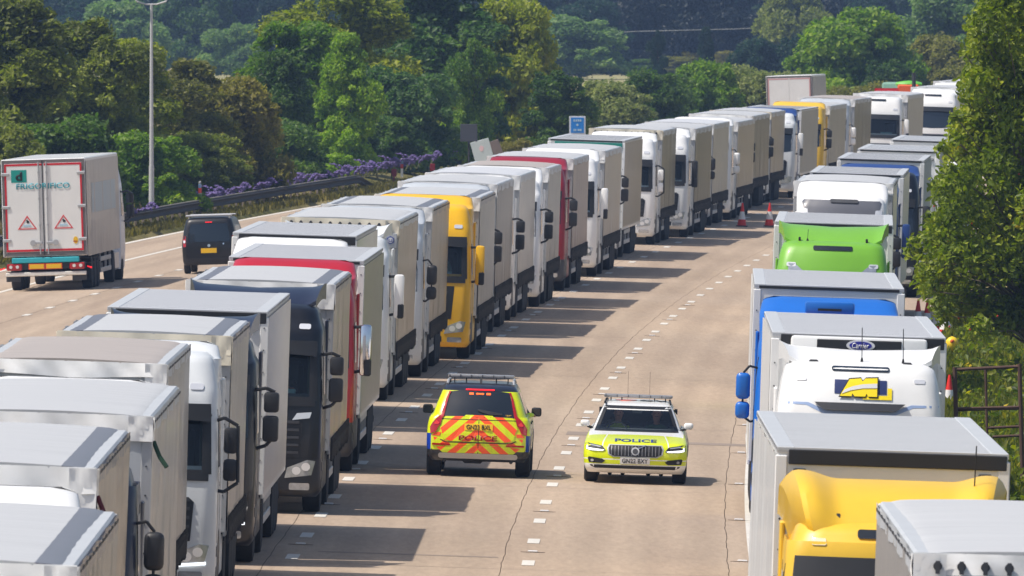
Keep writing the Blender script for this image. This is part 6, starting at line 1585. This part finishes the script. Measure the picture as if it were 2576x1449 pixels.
PX = sorted(PX + [((a[0] + b[0]) / 2, (a[1] + b[1]) / 2) for a, b in zip(PX[:-1], PX[1:]) if b[0] - a[0] < 60])
for i, (x, y) in enumerate(PX):
    # they stand on the slope a little above the barrier foot
    Y = 574 + (x - 500) * .189 + 5; p = Vector((atY(x, Y), Y, zY(y, Y) - .42))
    o = link('purple_flowers', purple(i % 4), None, p, (0, 0, g.uniform(-.5, .5)), (1.15, 1.0, .8)); tag(o, 'arching purple flower spray in the row above the dark crash barrier', 'flowers', 'purple flower sprays above the barrier')
# mound the sprays and trees stand on
mb = MB(); rows = []
for x in range(260, 1300, 20):
    Y = 574 + (x - 500) * .189 + 5; rows.append([mb.bm.verts.new((atY(x, Y) + a, Y + c, b)) for a, c, b in ((.5, -4, -.3), (.0, -1, -.02), (-.8, 3, .25), (-3, 12, .3), (-9, 30, -.3))])
for A, B_ in zip(rows[:-1], rows[1:]):
    for i in range(4): mb.bm.faces.new((A[i], A[i + 1], B_[i + 1], B_[i]))
o = part('earth_bank', mb, M_GROUND); tag(o, kind='structure')
# ---------------------------------------------------------------- crash barrier
RAILM = mat('weathered_rail', L(50, 46, 43), rough=.75, metal=.05, noise=.3, scale=2); RAILT = mat('rail_top', L(116, 112, 104), rough=.7, metal=.1, noise=.2)
root0 = RP(560, -26.2); cb = thing('crash_barrier', 'dark steel crash barrier along the far carriageway with a ramped end', 'crash barrier', root0)
def rail(prof, Y0, Y1, m, nm):
    mb = MB(); rows = []
    for Y in frange(Y0, Y1, 4):
        dz = 0 if Y < 648 else -.62 * min(1, (Y - 648) / 9.0)
        p = RP(Y, -26.2) - root0; rows.append([mb.bm.verts.new((p.x + a, p.y, p.z + b + dz)) for a, b in prof])
    for A, B_ in zip(rows[:-1], rows[1:]):
        for i in range(len(prof)): mb.bm.faces.new((A[i], A[(i + 1) % len(prof)], B_[(i + 1) % len(prof)], B_[i]))
    part(nm, mb, m, cb)
rail([(.0, .42), (.10, .46), (.0, .56), (.0, .60), (.10, .70), (.0, .76), (-.08, .76), (-.08, .42)], 400, 660, RAILM, 'beam')
rail([(.02, .765), (.02, .80), (-.12, .80), (-.12, .765)], 400, 650, RAILT, 'beam_cap')
POSTM = mat('post_galvanised', L(150, 136, 124), rough=.7, noise=.3)
for k, Y in enumerate(frange(404, 648, 3.2)):
    p = RP(Y, -26.35) - root0
    link('post', cached('gpost', lambda: MB().box(-.05, .05, -.05, .05, -.3, .76, .01).mesh('post', POSTM)), cb, p)
# ---------------------------------------------------------------- lamp column, signs, marker posts
Yl = 557.0; s_ = Yl / FPX
lx, lz = atY(381, Yl), zY(482, Yl); zt = zY(11, Yl)
lp = thing('lamp_column', 'tall pale lamp column with a two armed cross head among the left trees', 'lamp column', (lx, Yl, lz - .6))
STEEL = mat('galvanised_column', L(196, 196, 196), rough=.55, metal=.15, noise=.2, scale=2)
mb = MB(); mb.cyl((0, 0, 0), (0, 0, 1.6), .105, 12, .10); mb.cyl((0, 0, 1.6), (0, 0, zt - lz + .6), .085, 12, .05); part('column', mb, STEEL, lp)
mb = MB(); hz = zt - lz + .6; mb.tube([(-.58, 0, hz + .45), (-.58, 0, hz + .12), (-.2, 0, hz), (.2, 0, hz), (.58, 0, hz + .12), (.58, 0, hz + .45)], .032, 8); part('cross_arm', mb, STEEL, lp)
for s in (-1, 1):
    mb = MB(); mb.box(s * .58 - .12, s * .58 + .12, -.35, .1, hz + .42, hz + .56, .04, seg=2); part('lantern', mb, M_ALU, lp)
def sign(name, lab, cat, x0, x1, y0, y1, Y, m, tilt=0, back=None, posts=1, border=None):
    cx, cz = atY((x0 + x1) / 2, Y), zY((y0 + y1) / 2, Y); w = (x1 - x0) * Y / FPX; h = (y1 - y0) * Y / FPX
    root = thing(name, lab, cat, (cx, Y, 0)); 
    for k in range(posts):
        px = 0 if posts == 1 else (-.3 + .6 * k) * w
        mb = MB(); mb.cyl((px, .06, -.3), (px, .06, cz), .045, 8); part('post', mb, M_ALU if back is None else M_CHASSIS, root)
    mb = MB(); mb.box(-w / 2, w / 2, -.03, .03, -h / 2, h / 2, .01); p = part('panel', mb, m, root); p.location = (0, 0, cz); p.rotation_euler = (0, tilt, 0)
    return root, p, w, h
SGB = mat('sign_blue', L(24, 128, 214), rough=.4); SGW = mat('sign_white', L(206, 214, 222), rough=.5)
rt, p, w, h = sign('blue_sign', 'blue road sign with a white border and pale legend above the lorry roofs', 'road sign', 1432, 1473, 292, 338, 720, SGW, posts=2)
mb = MB(); mb.box(-w * .4, w * .4, -.045, -.028, -h * .42, h * .42, .01); fld = part('sign_field', mb, SGB, p)
mb = MB()
for a in (-.2, -.07, .06, .19): mb.box(w * a - .035, w * a + .04, -.055, -.044, h * .2, h * .32)
mb.prism(ell(0, .02, .06, .06, 10), 'Y', -.055, -.044)
for a in (-.2, -.1, .05, .15, .22): mb.box(w * a - .03, w * a + .03, -.055, -.044, -h * .32, -h * .2)
part('sign_legend', mb, mat('legend_pale', L(170, 200, 216), rough=.5), p)
sign('sign_back', 'dark grey back of a road sign on a post in front of the olive bush', 'road sign', 1158, 1201, 312, 356, 655, mat('sign_back_grey', L(66, 70, 78), rough=.6, noise=.15), back=1)
rt, p, w, h = sign('tilted_panel', 'pale grey green tilted panel sticking up behind the lorry roofs', 'panel', 1190, 1238, 352, 415, 660, mat('panel_pale', L(196, 208, 206), rough=.4, noise=.15), tilt=-.27)
mb = MB(); mb.prism([(-.12, .22), (.0, .34), (.12, .24), (.06, .08), (-.06, .05)], 'Y', -.04, -.03); part('pink_mark', mb, mat('pink_mark', L(232, 200, 200), rough=.5), p)
sign('brown_panel', 'small brownish grey tilted panel just right of the pale one', 'panel', 1238, 1262, 352, 400, 668, mat('panel_brown', L(120, 108, 100), rough=.6, noise=.3), tilt=-.35, back=1)
def post_mesh():
    b = MB(); b.box(-.06, .06, -.05, .05, 0, .42, .01, 1); b.box(-.065, .065, -.055, .055, .42, .62, .005, 0); b.box(-.06, .06, -.05, .05, .62, .78, .01, 2); b.box(-.05, .05, -.05, .05, .78, .9, .03, 3); return b.mesh('marker_post', [mat('marker_red', L(196, 60, 54), rough=.5), M_PLATE_W, mat('marker_blue', L(120, 150, 190), rough=.5), M_ALU])
for x, y, lab in ((503, 512, 'white marker post with red band and blue number plate left of the purple flowers'), (1011, 446, 'white marker post with red band near the ramped barrier end')):
    Y = 574 + (x - 500) * .189 + 3; o = link('marker_post', cached('mpost', post_mesh), None, (atY(x, Y), Y, zY(y, Y))); tag(o, lab, 'marker post', 'marker posts')
for x, y, lab in ((991, 444, 'small red post among the purple flowers left of the marker post'), (1088, 430, 'small red post beyond the barrier end above the lorry roof')):
    Y = 574 + (x - 500) * .189 + 4; mb = MB(); mb.box(-.12, .12, -.04, .04, 0, .35, .01); mb.box(-.04, .04, -.03, .03, -.4, 0, 0); o = part('red_post', mb, mat('post_red', L(150, 30, 40), rough=.6)); o.location = (atY(x, Y), Y, zY(y, Y)); tag(o, lab, 'post', 'red posts')
mb = MB(); mb.cyl((0, 0, 0), (0, 0, 5.4), .11, 8); o = part('dark_post', mb, M_CHASSIS); o.location = (atY(2299, 800), 800, -.3); o.scale = (1, 1, (zY(183, 800) + .3) / 5.4); tag(o, 'single dark post standing above the far lorries', 'post')
# ---------------------------------------------------------------- haze
HAZE = True
if HAZE:
    mb = MB(); mb.box(-1600, 1900, -300, 2300, -2.0, 46.0)
    m = bpy.data.materials.new('haze'); m.use_nodes = True; n = m.node_tree.nodes; l = m.node_tree.links; n.clear()
    out = n.new('ShaderNodeOutputMaterial'); v = n.new('ShaderNodeVolumePrincipled'); v.inputs['Color'].default_value = (.42, .62, 1.0, 1); v.inputs['Density'].default_value = 0.00013; v.inputs['Anisotropy'].default_value = .2
    l.new(v.outputs[0], out.inputs['Volume'])
    o = part('haze', mb, m, smooth=False); tag(o, 'thin blue summer haze over the whole place', kind='stuff')
print('objects', len(bpy.data.objects), 'tris', sum(len(m.polygons) * m.users for m in bpy.data.meshes))
